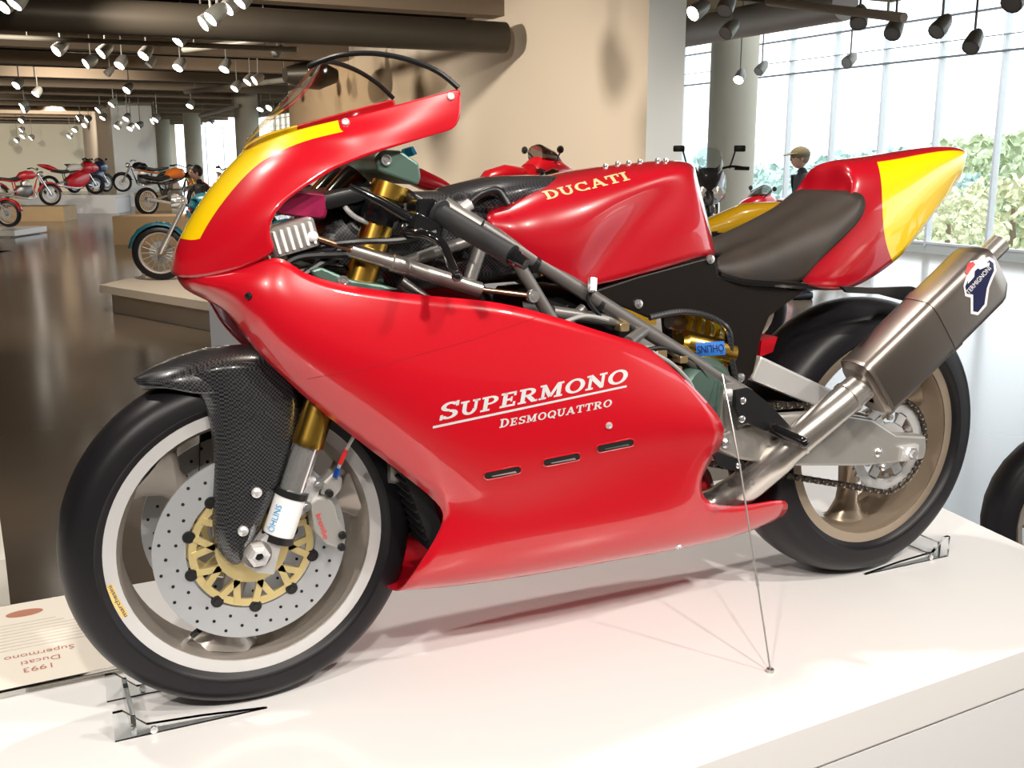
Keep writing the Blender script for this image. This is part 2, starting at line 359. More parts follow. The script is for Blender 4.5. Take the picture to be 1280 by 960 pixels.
# ---- wheels
def wheel(name, c, lip_r, lip_y, tyre_r, tyre_hw, ang, parent, rimm, hub_hw, lipm=LIP):
    c = Vector(c); g = G()
    g.lathe([(lip_r-.022, -lip_y+.004), (lip_r-.024, -lip_y*.75), (lip_r-.034, -lip_y*.45), (lip_r-.036, lip_y*.45), (lip_r-.024, lip_y*.75), (lip_r-.022, lip_y-.004), (lip_r-.012, lip_y-.004), (lip_r-.012, -lip_y+.004)], c, closed=True, n=72)
    g.lathe([(.022, -hub_hw), (.05, -hub_hw), (.055, -hub_hw*.5), (.055, hub_hw*.5), (.05, hub_hw), (.022, hub_hw)], c, n=32)
    for a in ang:
        a = math.radians(a); d = Vector((math.cos(a), 0, math.sin(a))); t = Vector((-d.z, 0, d.x)); rows = []
        for r, w_, h in ((.04, .026, .03), (.075, .02, .026), (.12, .019, .024), (.155, .026, .026), (.178, .045, .03), (.2, .075, .034)):
            r = min(r, lip_r-.03); cc = c+d*r
            rows.append([cc+t*(w_*math.cos(q))+Vector((0, h*math.sin(q), 0)) for q in [2*math.pi*k/12 for k in range(13)]])
        g.grid(rows)
    rim = g.build(name, rimm, parent)
    G().lathe([(lip_r-.022, -lip_y), (lip_r, -lip_y), (lip_r+.001, -lip_y+.006), (lip_r-.02, -lip_y+.008)], c, closed=True, n=72).lathe([(lip_r-.022, lip_y), (lip_r, lip_y), (lip_r+.001, lip_y-.006), (lip_r-.02, lip_y-.008)], c, closed=True, n=72).build('rim_lip', lipm, rim)
    prof = []
    for k in range(17):
        a = math.pi*(k/16) - math.pi/2
        y = tyre_hw*math.sin(a); prof.append((lip_r+.012+(tyre_r-lip_r-.012)*max(0, math.cos(a))**.62, y))
    prof = [(lip_r-.008, -lip_y+.012), (lip_r-.001, -lip_y-.001), (lip_r+.006, -lip_y-.002)]+prof+[(lip_r+.006, lip_y+.002), (lip_r-.001, lip_y+.001), (lip_r-.008, lip_y-.012)]
    G().lathe(prof, c, n=96).build('tyre', RUB, rim, auto=60)
    return rim
RIMR = mat('bronze grey rim', (0.42, 0.34, 0.26), 0.32, 0.6)
FW = Vector((0, 0, .293)); RW = Vector((1.36, 0, .311))
fwheel = wheel('front_wheel', FW, .231, .05, .293, .062, (137, 257, 17), bike, RIMM, .055)
rwheel = wheel('rear_wheel', RW, .231, .075, .311, .09, (150, 270, 30), bike, RIMR, .07, RIMR)
# tyre valve
a = math.radians(237); vb = FW+Vector((math.cos(a)*.197, -.02, math.sin(a)*.197)); ve = FW+Vector((math.cos(a)*.165, -.05, math.sin(a)*.165))
G().tube([vb, vb.lerp(ve, .55)], .004, 8).build('valve_stem', CHR, fwheel)
G().tube([vb.lerp(ve, .5), ve], .0055, 8).build('valve_cap', BLK, fwheel)
# brake discs
def brake(y, s):
    c = FW+Vector((0, y, 0)); g = G()
    g.lathe([(.106, -.0025), (.158, -.0025), (.158, .0025), (.106, .0025)], c, closed=True, n=72)
    d = g.build('brake_disc', DISC, fwheel)
    h = G()
    for i in range(36):
        a = 2*math.pi*i/36
        for r in ((.148, .122) if i % 2 else (.137,)): h.tube([c+Vector((math.cos(a)*r, -.0031, math.sin(a)*r)), c+Vector((math.cos(a)*r, .0031, math.sin(a)*r))], .0028, 8)
    h.build('drill_hole', DARK, d, label='drilled holes of the brake disc', kind='stuff')  # dark plugs paint the shade of the holes onto a solid disc
    k = G(); k.lathe([(.09, -.004), (.102, -.004), (.102, .002), (.09, .002)], c, closed=True, n=60).lathe([(.03, -.006), (.06, -.006), (.06, .004), (.03, .004)], c, closed=True, n=40)
    for i in range(20):
        a0 = 2*math.pi*i/20; a1 = 2*math.pi*(i+(.75 if i % 2 else -.75)/1)/20
        p0 = c+Vector((math.cos(a0)*.096, -.001, math.sin(a0)*.096)); p1 = c+Vector((math.cos(a1)*.054, -.001, math.sin(a1)*.054))
        t = (p1-p0).normalized().cross(Vector((0, 1, 0)))*.0055
        k.prism([p0-t+Vector((0, -.0048, 0)), p0+t+Vector((0, -.0048, 0)), p1+t+Vector((0, -.0048, 0)), p1-t+Vector((0, -.0048, 0))], (0, .008, 0))
    k.build('disc_carrier', GOLDM, fwheel, smooth=False)
    for i in range(10):
        a = 2*math.pi*(i+.5)/10; q = c+Vector((math.cos(a)*.1045, 0, math.sin(a)*.1045))
        G().lathe([(0, -.007), (.005, -.007), (.0055, -.0055), (.0095, -.0055), (.0105, -.004), (.0105, .004), (0, .004)], q, n=16).build('disc_bobbin', BLK, fwheel)
brake(-.068, -1); brake(.068, 1)
# ---- fork
fa, fb = P(384, 556, -.1), P(480, 258, -.1); fd = (fb-fa).normalized()
ftop = fa+fd*.44
for s in (1, -1):
    M = lambda p: Vector((p.x, p.y*s, p.z))
    lower_end = fa-fd*.085
    up = G().tube([M(fa), M(fa+fd*.012), M(fa+fd*.014), M(ftop)], [.0265, .0265, .026, .026], 24).build('fork_tube', GOLD, bike, label='gold anodised fork tube')
    G().tube([M(fa+fd*.01), M(lower_end)], .0215, 24).build('fork_slider', CHR, bike)
    sh = G().tube([M(lower_end+fd*.002), M(lower_end-fd*.075)], .0255, 24).build('fork_sleeve', WST, bike, label='white fork leg sleeve with blue lettering')
    for t0, t1 in ((.008, -.003), (-.068, -.08)): G().tube([M(lower_end+fd*t0), M(lower_end+fd*t1)], .0275, 24).build('rubber_ring', BLK, sh)
    b0 = lower_end-fd*.078; ax = P(322, 693, -.1)
    foot = G(); foot.prism([M(P(x, y, -.118)) for x, y in ((333, 668), (352, 680), (342, 718), (322, 716), (305, 706), (312, 690))], (0, .03*s, 0)); fo = foot.build('fork_foot', ALU, bike, smooth=False)
    if s == 1: FOOT = fo; SLEEVE = sh
    n = P(322, 693, -.122); n = M(n)
    nut = G().lathe([(0, -.010*s), (.0075, -.010*s), (.0075, -.016*s), (.0125, -.017*s), (.0185, -.012*s), (.0185, .002*s)], n, n=6).build('axle_nut', ALU, bike, smooth=False)
    G().lathe([(.010, -.001*s), (.023, -.001*s), (.023, .004*s)], n, n=24).build('washer', STEEL, nut)
    G().lathe([(0, -.011*s), (.006, -.0115*s), (.007, -.009*s)], n, n=16).build('axle_end', DARK, nut)
    # caliper bracket and caliper
    pl = lambda pts, y: [M(P(x, q, y)) for x, q in pts]
    br = G().prism(pl(((338, 652), (374, 602), (392, 596), (402, 604), (398, 618), (383, 640), (362, 655)), -.105), (0, .014*s, 0)).build('caliper_bracket', ALU, bike, smooth=False)
    for x, q in ((397, 605), (382, 632)):
        cc = M(P(x, q, -.108)); G().lathe([(0, -.008*s), (.004, -.008*s), (.0045, -.005*s), (.009, -.005*s), (.009, .003*s)], cc, n=14).build('caliper_bolt', CHR, br)
    cal = G(); cal.prism(pl(((387, 629), (398, 621), (412, 622), (421, 634), (424, 648), (433, 664), (433, 676), (424, 688), (408, 681), (393, 664), (391, 645)), -.112), (0, .05*s, 0))
    cal.prism(pl(((400, 618), (405, 603), (418, 590), (429, 598), (428, 612), (418, 624), (408, 622)), -.106), (0, .036*s, 0))
    ca = cal.build('brake_caliper', mat('caliper grey', (0.40, 0.39, 0.37), 0.45, 0.5), bike, smooth=False)
    md = ca.modifiers.new('bevel', 'BEVEL'); md.width = .005; md.segments = 3; md.limit_method = 'ANGLE'
    if s == 1: CAL = ca
    for x, q in ((428, 669), (427, 684), (412, 617)):
        cc = M(P(x, q, -.114)); G().lathe([(0, -.006*s), (.005, -.006*s), (.007, -.001*s), (.007, .005*s)], cc, n=12).build('caliper_bolt', BLK, ca)
    hose = [M(at(q)) for q in ((419, 596, -.108), (425, 580, -.112), (433, 562, -.115), (443, 543, -.12), (450, 520, -.12), (452, 470, -.1))]
    ho = G().tube(smooth_path(hose, 5), .0032, 8).build('brake_hose', mat('braided hose', (0.5, 0.5, 0.5), 0.4, 0.6), bike)
    G().tube([hose[0], hose[0].lerp(hose[1], .7)], .005, 8).build('hose_fitting', mat('blue fitting', (.02, .1, .5), .3, .7), ho)
    G().tube([hose[1], hose[2]], .0042, 8).build('hose_sleeve', mat('red fitting', (.5, .02, .02), .4), ho)
# axle
G().tube([FW+Vector((0, -.12, 0)), FW+Vector((0, .12, 0))], .012, 16).build('front_axle', ALU, bike)
# triple clamps
for nm, px, r_ in (('upper_clamp', [(468, 196), (477, 186), (500, 188), (524, 204), (527, 222), (523, 232), (505, 226), (473, 214)], 0), ('lower_clamp', [(388, 338), (402, 334), (440, 350), (478, 356), (500, 362), (470, 366), (420, 358), (395, 348)], 0)):
    pts = [P(x, y, -.138) for x, y in px]
    cl = G().prism(pts, (0, .276, 0)).build(nm, GREEN, bike, smooth=False, label='green anodised fork clamp')
    md = cl.modifiers.new('bevel', 'BEVEL'); md.width = .004; md.segments = 2; md.limit_method = 'ANGLE'
    q = P(482, 200, -.139) if nm == 'upper_clamp' else P(428, 351, -.139)
    G().lathe([(0, -.004), (.0035, -.004), (.0035, -.002), (.006, -.002), (.0065, -.005), (.0085, -.005), (.0085, .002)], q, n=18).build('clamp_bolt', CHR, cl)
G().tube([ftop-fd*.022, ftop+fd*.002], .031, 24).build('fork_cap', GOLD, bike)
G().tube([P(509, 185, -.08), P(512, 195, -.08)], [.010, .013], 6).build('fork_adjuster', mat('blue anodised', (.02, .35, .6), .25, .7), bike)
# ---- front mudguard
arch = []
for a in (119, 113, 104, 94, 84, 74, 62, 50, 38):
    a_ = math.radians(a); d = Vector((math.cos(a_), 0, math.sin(a_))); tp = 1 if a < 112 else (.75 if a < 118 else .25); fl = 0.02 if a < 112 else .004
    arch.append([FW+d*.326, FW+d*(.325-.001)+Vector((0, -.03*tp, 0)), FW+d*.317+Vector((0, -.056*tp, 0)), FW+d*(.317-fl*.9)+Vector((0, -.071*tp, 0)), FW+d*(.312-fl*2.2)+Vector((0, -.076*tp, 0))])
mud = surf('front_mudguard', arch, CARB, bike, thick=.002)
mud['label'] = 'black carbon fibre front mudguard'
LG = [
 [(235,470,-.06),(252,462,-.072),(285,452,-.084),(330,452,-.086),(360,468,-.08)],
 [(254,500,-.06),(266,492,-.074),(300,488,-.093),(345,490,-.095),(377,500,-.084)],
 [(265,535,-.06),(272,530,-.076),(305,530,-.1),(345,535,-.1),(374,530,-.088)],
 [(266,580,-.062),(271,580,-.08),(303,580,-.104),(338,580,-.103),(358,578,-.092)],
 [(264,630,-.064),(268,630,-.083),(296,630,-.106),(324,628,-.105),(340,624,-.096)],
 [(262,672,-.066),(266,672,-.085),(286,672,-.106),(308,670,-.105),(322,664,-.098)],
 [(272,694,-.068),(275,694,-.086),(288,698,-.103),(300,698,-.102),(308,692,-.098)],
 [(284,704,-.07),(286,704,-.087),(292,706,-.098),(298,706,-.098),(303,702,-.096)]]
leg = surf('mudguard_leg', Vr(LG), CARB, mud, thick=.002)
for x, y in ((321, 616), (304, 664)):
    for s in (1, -1):
        p = P(x, y, -.109); p.y *= s
        G().lathe([(0, -.005*s), (.003, -.0045*s), (.005, -.002*s), (.0085, -.001*s), (.0085, .003*s)], p, n=16).build('mudguard_rivet', ALU, mud)
# ---- clip-on handlebars, levers, steering damper
for s in (1, -1):
    M = lambda p: Vector((p.x, p.y*s, p.z))
    g0, g1 = P(548, 266, -.165), P(640, 320, -.285); gd = (g1-g0).normalized()
    bar = G().tube([M(P(505, 243, -.1)), M(g0), M(g1)], .011, 16).build('handlebar', BLK, bike)
    G().tube([M(g0), M(g0+gd*.004), M(g0+gd*.006), M(g1-gd*.01), M(g1)], [.023, .023, .0168, .0165, .0175], 20).build('grip', GRIP, bar)
    G().tube([M(g1), M(g1+gd*.012), M(g1+gd*.014), M(g1+gd*.028)], [.013, .013, .011, .0095], 16).build('bar_end', GLOSSBLK, bar)
    G().tube([M(fa+fd*.375), M(fa+fd*.416)], .033, 20).build('bar_clamp', GLOSSBLK, bar)
    lv = smooth_path([M(at(q)) for q in ((533, 262, -.15), (512, 280, -.16), (505, 290, -.17), (530, 292, -.21), (552, 304, -.23), (564, 330, -.26), (571, 345, -.28))], 5)
    G().tube(lv, [.009]*8+[.007]*(len(lv)-12)+[.0065]*4, 10).sphere(lv[-1], .009).build('lever', GLOSSBLK, bar)
    G().bbox(M(P(527, 262, -.145)), (.035, .05, .035), .008).bbox(M(P(513, 272, -.14)), (.03, .03, .022), .006).build('lever_perch', GLOSSBLK, bar)
    G().tube(smooth_path([M(at(q)) for q in ((545, 290, -.18), (500, 300, -.17), (450, 302, -.15), (400, 308, -.12), (360, 322, -.1))], 5), .005, 8).build('control_cable', BLK, bar)
    G().tube([M(P(437, 232, -.15)), M(P(475, 252, -.16)), M(P(516, 276, -.165))], [.004, .008, .009], 10).build('lever_blade', GLOSSBLK, bar)
    G().bbox(M(P(530, 283, -.165)), (.055, .035, .03), .008, Matrix.Rotation(math.radians(25), 3, 'Y')).build('lever_clamp', GLOSSBLK, bar)
d0, d1, d2, d3 = P(391, 296, -.13), P(438, 312, -.135), P(600, 362, -.15), P(664, 370, -.15)
dm = G().tube([d1, d1.lerp(d2, .3), d1.lerp(d2, .31), d1.lerp(d2, .42), d1.lerp(d2, .43), d2], [.012, .012, .0145, .0145, .0125, .0125], 18).build('steering_damper', mat('damper silver', (.72, .68, .64), .3, .9), bike)
for u0, u1 in ((d0, d1.lerp(d2, .05)), (d2-(d3-d2)*.1, d3)): G().tube([u0, u1], .0047, 10).build('damper_rod', mat('rod copper', (.5, .3, .2), .25, .9), dm)
G().sphere(d0, .009).build('rod_joint', WST, dm)
G().lathe([(0, -.008), (.004, -.008), (.004, -.006), (.010, -.006), (.0115, -.002), (.0115, .004)], d3+Vector((0, -.005, 0)), n=18).build('rod_end', CHR, dm)
# ---- dials, cockpit boxes and the carbon airbox behind
G().loft([(.10, 0, .845, .10, .012), (.13, 0, .85, .105, .016), (.19, 0, .862, .105, .016), (.22, 0, .868, .1, .01)], e=5).build('dash_panel', BLK, bike)
for y in (-.06, .02):
    c = Vector((.20, y, .872)); ax = Vector((.5, 0, .45)).normalized()
    dl = G().lathe([(0, .012), (.03, .012), (.036, .014), (.037, 0), (.034, -.045), (0, -.05)], c, axis=ax, n=24).build('instrument', GLOSSBLK, bike)
    G().lathe([(0, .0135), (.031, .0135)], c, axis=ax, n=24).build('dial_face', WST, dl)
rg0 = P(363, 296, -.105); rb = G(); Rm = Matrix.Rotation(math.radians(-14), 3, 'Y')
rb.bbox(rg0, (.075, .05, .047), .006, Rm)
reg = rb.build('regulator', ALUM, bike, label='silver finned regulator box')
for i in range(6):
    G().bbox(rg0+Rm@Vector((-.029+.0115*i, -.027, 0)), (.0045, .008, .036), .002, Rm).build('cooling_fin', WST, reg)
G().bbox(P(368, 254, -.06), (.085, .09, .04), .01, Matrix.Rotation(math.radians(8), 3, 'Y')).build('electronics_box', mat('magenta box', (.42, .02, .1), .3, .3, .6), bike)
G().loft([(.13, 0, .76, .05, .04), (.16, 0, .77, .075, .07), (.24, 0, .775, .08, .085), (.36, 0, .78, .085, .085), (.44, 0, .77, .085, .07), (.5, 0, .75, .06, .05)], e=3.5).build('airbox', CARB, bike)
G().loft([(.33, 0, .83, .03, .012), (.38, 0, .84, .075, .03), (.46, 0, .853, .095, .034), (.54, 0, .868, .075, .022), (.60, 0, .882, .03, .006)], e=2.4, n=24).build('airbox_cover', CARB, bike)
G().tube(smooth_path([at(q) for q in ((583, 258, -.1), (600, 243, -.1), (622, 238, -.1), (636, 256, -.112))], 5), .0068, 10).build('breather_hose', BLK, bike)
G().tube([P(576, 263, -.1), P(588, 255, -.1)], .010, 12).build('hose_clamp', ALU, bike)
G().tube(smooth_path([at(q) for q in ((478, 285, -.11), (445, 272, -.11), (430, 255, -.09), (440, 243, -.07), (460, 243, -.05))], 6), .0042, 8).build('clutch_cable', mat('grey cable', (.35, .35, .34), .4), bike)
for pts, r_ in (([(345, 340, -.12), (372, 322, -.12), (420, 318, -.13), (480, 318, -.12)], .006), ([(352, 348, -.1), (390, 335, -.1), (440, 335, -.09)], .005), ([(370, 350, -.13), (400, 330, -.12), (450, 300, -.1), (520, 300, -.09)], .006)):
    G().tube(smooth_path([at(q) for q in pts], 6), r_, 8).build('cable', BLK, bike)
# ---- trellis frame
fr = [((555, 255, -.09), (600, 283, -.118), .0135), ((600, 283, -.118), (935, 494, -.135), .0135), ((600, 310, -.12), (585, 356, -.125), .012), ((645, 325, -.122), (690, 400, -.135), .0115),
      ((500, 330, -.09), (590, 300, -.115), .0105), ((500, 352, -.09), (560, 395, -.1), .0105), ((785, 428, -.165), (806, 412, -.128), .0115), ((690, 390, -.125), (795, 405, -.12), .0115), ((690, 420, -.12), (730, 385, -.12), .01)]
frame = None
for s in (1, -1):
    for a_, b_, r_ in fr:
        p, q = at(a_), at(b_); p.y *= s; q.y *= s
        o = G().tube([p, q], r_, 14).build('frame_tube' if frame else 'frame', FRAME, frame or bike)
        frame = frame or o
for x, y in ((668, 330), (748, 381)):
    p = P(x, y, -.125); d = (at(fr[1][1])-at(fr[1][0])).normalized(); G().tube([p-d*.004, p+d*.004], .0152, 14).build('cable_tie', BLK, frame)
G().lathe([(0, -.006), (.004, -.006), (.0085, -.003), (.0085, .02)], P(740, 362, -.15), axis=(.2, .3, .9), n=8).build('frame_bolt', CHR, frame)
# ---- engine (seen through the gaps) and radiator
eng = G().loft([(.44, 0, .36, .09, .09), (.5, 0, .36, .12, .14), (.62, 0, .38, .125, .15), (.74, 0, .40, .12, .13), (.8, 0, .4, .08, .09)], e=4, n=20).build('engine', mat('engine casing', (.12, .13, .12), .5, .6), bike)
G().loft([(.24, 0, .42, .08, .06), (.36, 0, .42, .1, .09), (.47, 0, .4, .1, .1)], e=4).build('cylinder', mat('cylinder grey', (.25, .25, .24), .5, .6), eng)
G().lathe([(0, -.02), (.05, -.018), (.062, -.005), (.065, .02)], P(880, 488, -.125), n=24).build('engine_cover', GREEN, eng)
G().loft([(.5, 0, .6, .07, .09), (.6, 0, .62, .09, .07), (.72, 0, .58, .09, .06)], e=4).build('throttle_body', mat('dark casting', (.03, .03, .03), .45, .5), eng)
for pts, c_ in (([(815, 440, -.15), (840, 455, -.15), (860, 475, -.15), (868, 490, -.15)], 'wire_grey'), ([(700, 405, -.15), (730, 395, -.15), (760, 400, -.15)], 'wire_grey'), ([(800, 440, -.14), (830, 435, -.14), (870, 455, -.14), (900, 500, -.14)], 'wire_black'), ([(750, 395, -.14), (735, 375, -.14), (742, 362, -.14)], 'wire_black')):
    G().tube(smooth_path([at(q) for q in pts], 5), .004, 8).build('wiring', mat('grey cable') if c_ == 'wire_grey' else BLK, eng)
for x, y, r_ in ((822, 443, .012), (842, 462, .010), (850, 448, .009), (776, 408, .010), (905, 512, .012)):
    G().bbox(P(x, y, -.13), (r_*2, .03, r_*1.6), .003).build('engine_fitting', mat('brass fitting', (.55, .4, .22), .35, .8), eng)
rad = G(); c = Vector((.27, 0, .38)); Rr = Matrix.Rotation(math.radians(-18), 3, 'Y')
rad.box(c, (.03, .26, .26), Rr); radiator = rad.build('radiator', DARK, bike, smooth=False)
for i in range(14):
    G().box(c+Rr@Vector((-.018, 0, -.12+i*.0185)), (.006, .255, .004), Rr).build('radiator_fin', BLK, radiator, smooth=False)
# ---- black carbon subframe plates
SB = [(735, 366), (800, 345), (893, 320), (899, 345), (935, 355), (1006, 363), (962, 396), (952, 420), (942, 466), (930, 482), (917, 476), (913, 440), (911, 416), (902, 402), (878, 392), (848, 389), (812, 398), (795, 390), (765, 378)]
for s in (1, -1):
    pts = [P(x, y, -.118) for x, y in SB]; pts = [Vector((p.x, p.y*s, p.z)) for p in pts]
    sub = G().prism(pts, (0, .016*s, 0)).build('subframe_plate', mat('black brown carbon', (.008, .006, .005), .4, 0, .15, .3), bike, smooth=False)
    md = sub.modifiers.new('bevel', 'BEVEL'); md.width = .003; md.segments = 2; md.limit_method = 'ANGLE'
    if s == 1:
        lip = smooth_path([P(x, y, -.119) for x, y in ((812, 397), (848, 390), (878, 393), (902, 404), (912, 418), (914, 445), (920, 474))], 4)
        G().tube(lip, .006, 8).build('carbon_edge', CARB, sub)
        for x, y in ((798, 380), (926, 472), (888, 324)):
            G().lathe([(0, -.006), (.003, -.006), (.004, -.003), (.0085, -.002), (.0085, .003)], P(x, y, -.12), n=14).build('plate_bolt', CHR, sub)
# ---- rear shock
s0, s1 = P(845, 402, -.03), P(925, 425, -.03)
sd = (s1-s0)
sp = [s0+sd*(t/60)+(Vector((0, math.cos(t*.75), 0))+sd.normalized().cross(Vector((0, 1, 0)))*math.sin(t*.75))*.032 for t in range(61)]
sho = G().tube([s0-sd*.1, s1], .017, 14).build('rear_shock', ALU, bike)
G().tube(sp, .006, 8).build('spring', mat('yellow spring', (.85, .6, .02), .35), sho)
r0, r1 = P(848, 428, -.1), P(912, 442, -.1)
RES = G().tube([r0, r0.lerp(r1, .06), r0.lerp(r1, .08), r1], [.018, .024, .0255, .0255], 24).build('shock_reservoir', GOLD, sho)
G().prism([P(x, y, -.075) for x, y in ((840, 450), (905, 452), (915, 478), (880, 500), (850, 470))], (0, .02, 0)).build('shock_linkage', RED, sho, smooth=False)
G().prism([P(x, y, -.03) for x, y in ((952, 426), (972, 421), (966, 440), (950, 446))], (0, .06, 0)).build('rear_guard', RED, bike, smooth=False)
# ---- swingarm
SW = [(900, 545), (925, 533), (980, 520), (1045, 516), (1092, 524), (1121, 543), (1158, 545), (1159, 560), (1156, 574), (1120, 579), (1079, 583), (990, 583), (925, 575), (900, 563)]
for s in (1, -1):
    pts = [P(x, y, -.165) for x, y in SW]; pts = [Vector((p.x, p.y*s, p.z)) for p in pts]
    sa = G().prism(pts, (0, .035*s, 0)).build('swingarm', ALUM, bike, smooth=False)
    md = sa.modifiers.new('bevel', 'BEVEL'); md.width = .006; md.segments = 3; md.limit_method = 'ANGLE'
    ax = RW+Vector((0, -.168*s, 0))
    G().bbox(ax+Vector((0, .0, 0)), (.05, .012, .032), .003).build('axle_block', ALU, sa)
    G().lathe([(0, -.018*s), (.008, -.018*s), (.008, -.014*s), (.015, -.014*s), (.015, .004*s)], ax, n=6).build('axle_nut', CHR, sa, smooth=False)
    b0, b1 = P(945, 460, -.10), P(1040, 502, -.125)
    for p in (b0, b1): p.y *= s
    d = (b1-b0).normalized(); n_ = d.cross(Vector((0, s, 0))).normalized()*.026
    br = G().prism([b0-n_, b1-n_*.85, b1+n_*.85, b0+n_], (0, .03*s, 0)).build('swingarm_brace', ALU, sa, smooth=False)
    md = br.modifiers.new('bevel', 'BEVEL'); md.width = .005; md.segments = 2; md.limit_method = 'ANGLE'
for x, y, r_ in ((907, 554, .010), (1098, 566, .010), (1104, 584, .008)):
    G().lathe([(0, -.006), (r_*.5, -.006), (r_, -.002), (r_, .004)], P(x, y, -.167), n=14).build('swingarm_bolt', CHR, bike)
# ---- chain and sprocket
SPY = -.108; sc = RW+Vector((0, SPY, 0)); fs = Vector((.80, SPY, .40))
spk = G().lathe([(.075, -.003), (.098, -.003), (.098, .003), (.075, .003)], sc, closed=True, n=48).lathe([(.03, -.003), (.052, -.003), (.052, .003), (.03, .003)], sc, closed=True, n=32)
for i in range(6):
    a = 2*math.pi*i/6; d = Vector((math.cos(a), 0, math.sin(a))); t = Vector((-d.z, 0, d.x))*.012
    spk.prism([sc+d*.05-t+Vector((0, -.003, 0)), sc+d*.05+t+Vector((0, -.003, 0)), sc+d*.077+t+Vector((0, -.003, 0)), sc+d*.077-t+Vector((0, -.003, 0))], (0, .006, 0))
for i in range(42):
    a = 2*math.pi*i/42; d = Vector((math.cos(a), 0, math.sin(a))); spk.box(sc+d*.1, (.006, .005, .006), Matrix.Rotation(-a, 3, 'Y'))
spro = spk.build('rear_sprocket', ALU, rwheel, smooth=False)
for i in range(6):
    a = 2*math.pi*(i+.5)/6; G().lathe([(0, -.007), (.006, -.007), (.007, -.002), (.007, .003)], sc+Vector((math.cos(a)*.064, 0, math.sin(a)*.064)), n=12).build('sprocket_bolt', CHR, spro)
path = []; R1, R2 = .1035, .045
for i in range(25): a = math.radians(90-180*i/24); path.append(sc+Vector((math.cos(a)*R1, 0, math.sin(a)*R1)))
for i in range(13): a = math.radians(270-180*i/12); path.append(fs+Vector((math.cos(a)*R2, 0, math.sin(a)*R2)))
path.append(path[0]); links = []; acc = 0; step = .0127
for i in range(len(path)-1):
    seg = path[i+1]-path[i]; L = seg.length; t = acc
    while t < L: links.append((path[i]+seg*(t/L), seg.normalized())); t += step
    acc = t-L
ch = G()
for i, (p, d) in enumerate(links):
    a = math.atan2(d.z, d.x); R_ = Matrix.Rotation(-a, 3, 'Y'); w_ = .014 if i % 2 else .018
    ch.bbox(p+Vector((0, -w_/2, 0)), (.0165, .0022, .011), .005, R_).bbox(p+Vector((0, w_/2, 0)), (.0165, .0022, .011), .005, R_)
    ch.tube([p-Vector((0, .009, 0)), p+Vector((0, .009, 0))], .0035, 6)
ch.build('drive_chain', CHAIN, bike, kind='stuff', label='links of the drive chain')
# ---- foot controls
ft = G().prism([P(x, y, -.19) for x, y in ((921, 489), (938, 486), (962, 505), (990, 535), (985, 545), (955, 538), (927, 524), (920, 510))], (0, .012, 0)).build('footpeg_bracket', BLK, bike, smooth=False)
for x, y in ((929, 501), (928, 524)):
    G().lathe([(0, -.004), (.003, -.004), (.007, -.001), (.007, .003)], P(x, y, -.191), n=12).build('bracket_bolt', CHR, ft)
G().tube([P(962, 534, -.195), P(966, 536, -.2), P(1004, 553, -.25)], [.008, .012, .0105], 14).sphere(P(1004, 553, -.25), .0115).build('footpeg', GLOSSBLK, ft)
G().prism([P(x, y, -.2) for x, y in ((893, 570), (900, 566), (930, 577), (932, 586), (922, 590), (898, 582))], (0, .008, 0)).build('gear_lever', BLK, ft, smooth=False)
G().lathe([(0, -.004), (.003, -.004), (.006, -.001), (.006, .003)], P(923, 582, -.201), n=12).build('lever_bolt', CHR, ft)
pv = G().prism([P(x, y, -.15) for x, y in ((905, 482), (922, 478), (934, 500), (925, 560), (905, 580), (895, 560))], (0, .02, 0)).build('pivot_plate', ALUM, bike, smooth=False)
G().lathe([(0, -.006), (.006, -.006), (.012, -.002), (.012, .004)], P(912, 494, -.152), n=16).build('pivot_bolt', ALU, pv)
# ---- exhaust
ex = smooth_path([at(q) for q in ((800, 650, -.06), (850, 640, -.07), (890, 630, -.09), (930, 608, -.125), (985, 561, -.183), (1040, 514, -.212), (1082, 478, -.215))], 5)
rr = [.03]*12+[.034]*8+[.031]*(len(ex)-20)
pipe = G().tube(ex, rr, 24).build('exhaust_pipe', STEEL, bike)
for k in (21, 27):
    d = (ex[k+1]-ex[k]).normalized(); G().tube([ex[k]-d*.003, ex[k]+d*.003], .0335, 24).build('pipe_joint', STEEL, pipe)
G().tube([P(940, 605, -.18), P(940, 604, -.22)], .005, 10).build('pipe_tab', CHR, pipe)
m0, m1 = P(1083, 484, -.215), P(1237, 332, -.235); md_ = (m1-m0); L = md_.length; e1 = md_.normalized(); e2 = (Vector((0, 1, 0))-e1*e1.y).normalized(); e3 = e1.cross(e2)
def msec(t, hw, hh, e=4.5, n=28):
    c = m0+e1*(L*t); r = []
    for k in range(n+1):
        q = 2*math.pi*k/n; a, b = math.cos(q), math.sin(q); r.append(c+e2*(hw*math.copysign(abs(a)**(2/e), a))+e3*(hh*math.copysign(abs(b)**(2/e), b)))
    return r
mf = G().grid([msec(-.03, .02, .03), msec(-.025, .036, .056), msec(.0, .043, .066), msec(.02, .0445, .068), msec(.9, .0445, .068), msec(.93, .043, .066), msec(.985, .034, .053), msec(.99, .001, .001)])
muf = mf.build('silencer', TI, bike, auto=30, label='titanium silencer')
G().grid([msec(.50, .0445, .068), msec(.50, .0462, .0697), msec(.56, .0462, .0697), msec(.56, .0445, .068)]).build('silencer_band', TI, muf, auto=30)
G().grid([msec(.0, .0435, .0665), msec(.0, .0455, .069), msec(.02, .0455, .069), msec(.02, .044, .067)]).build('silencer_seam', TI, muf, auto=30)
tp = m1+e3*(-.0)
for sgn in (1,):
    tb = m0+e1*(L*.97)+e3*(.022 if (e3.z > 0) else -.022)
    G().tube([tb, tb+e1*.055], .021, 20, caps=False).tube([tb, tb+e1*.0545], .0185, 20).build('tailpipe', STEEL, muf)
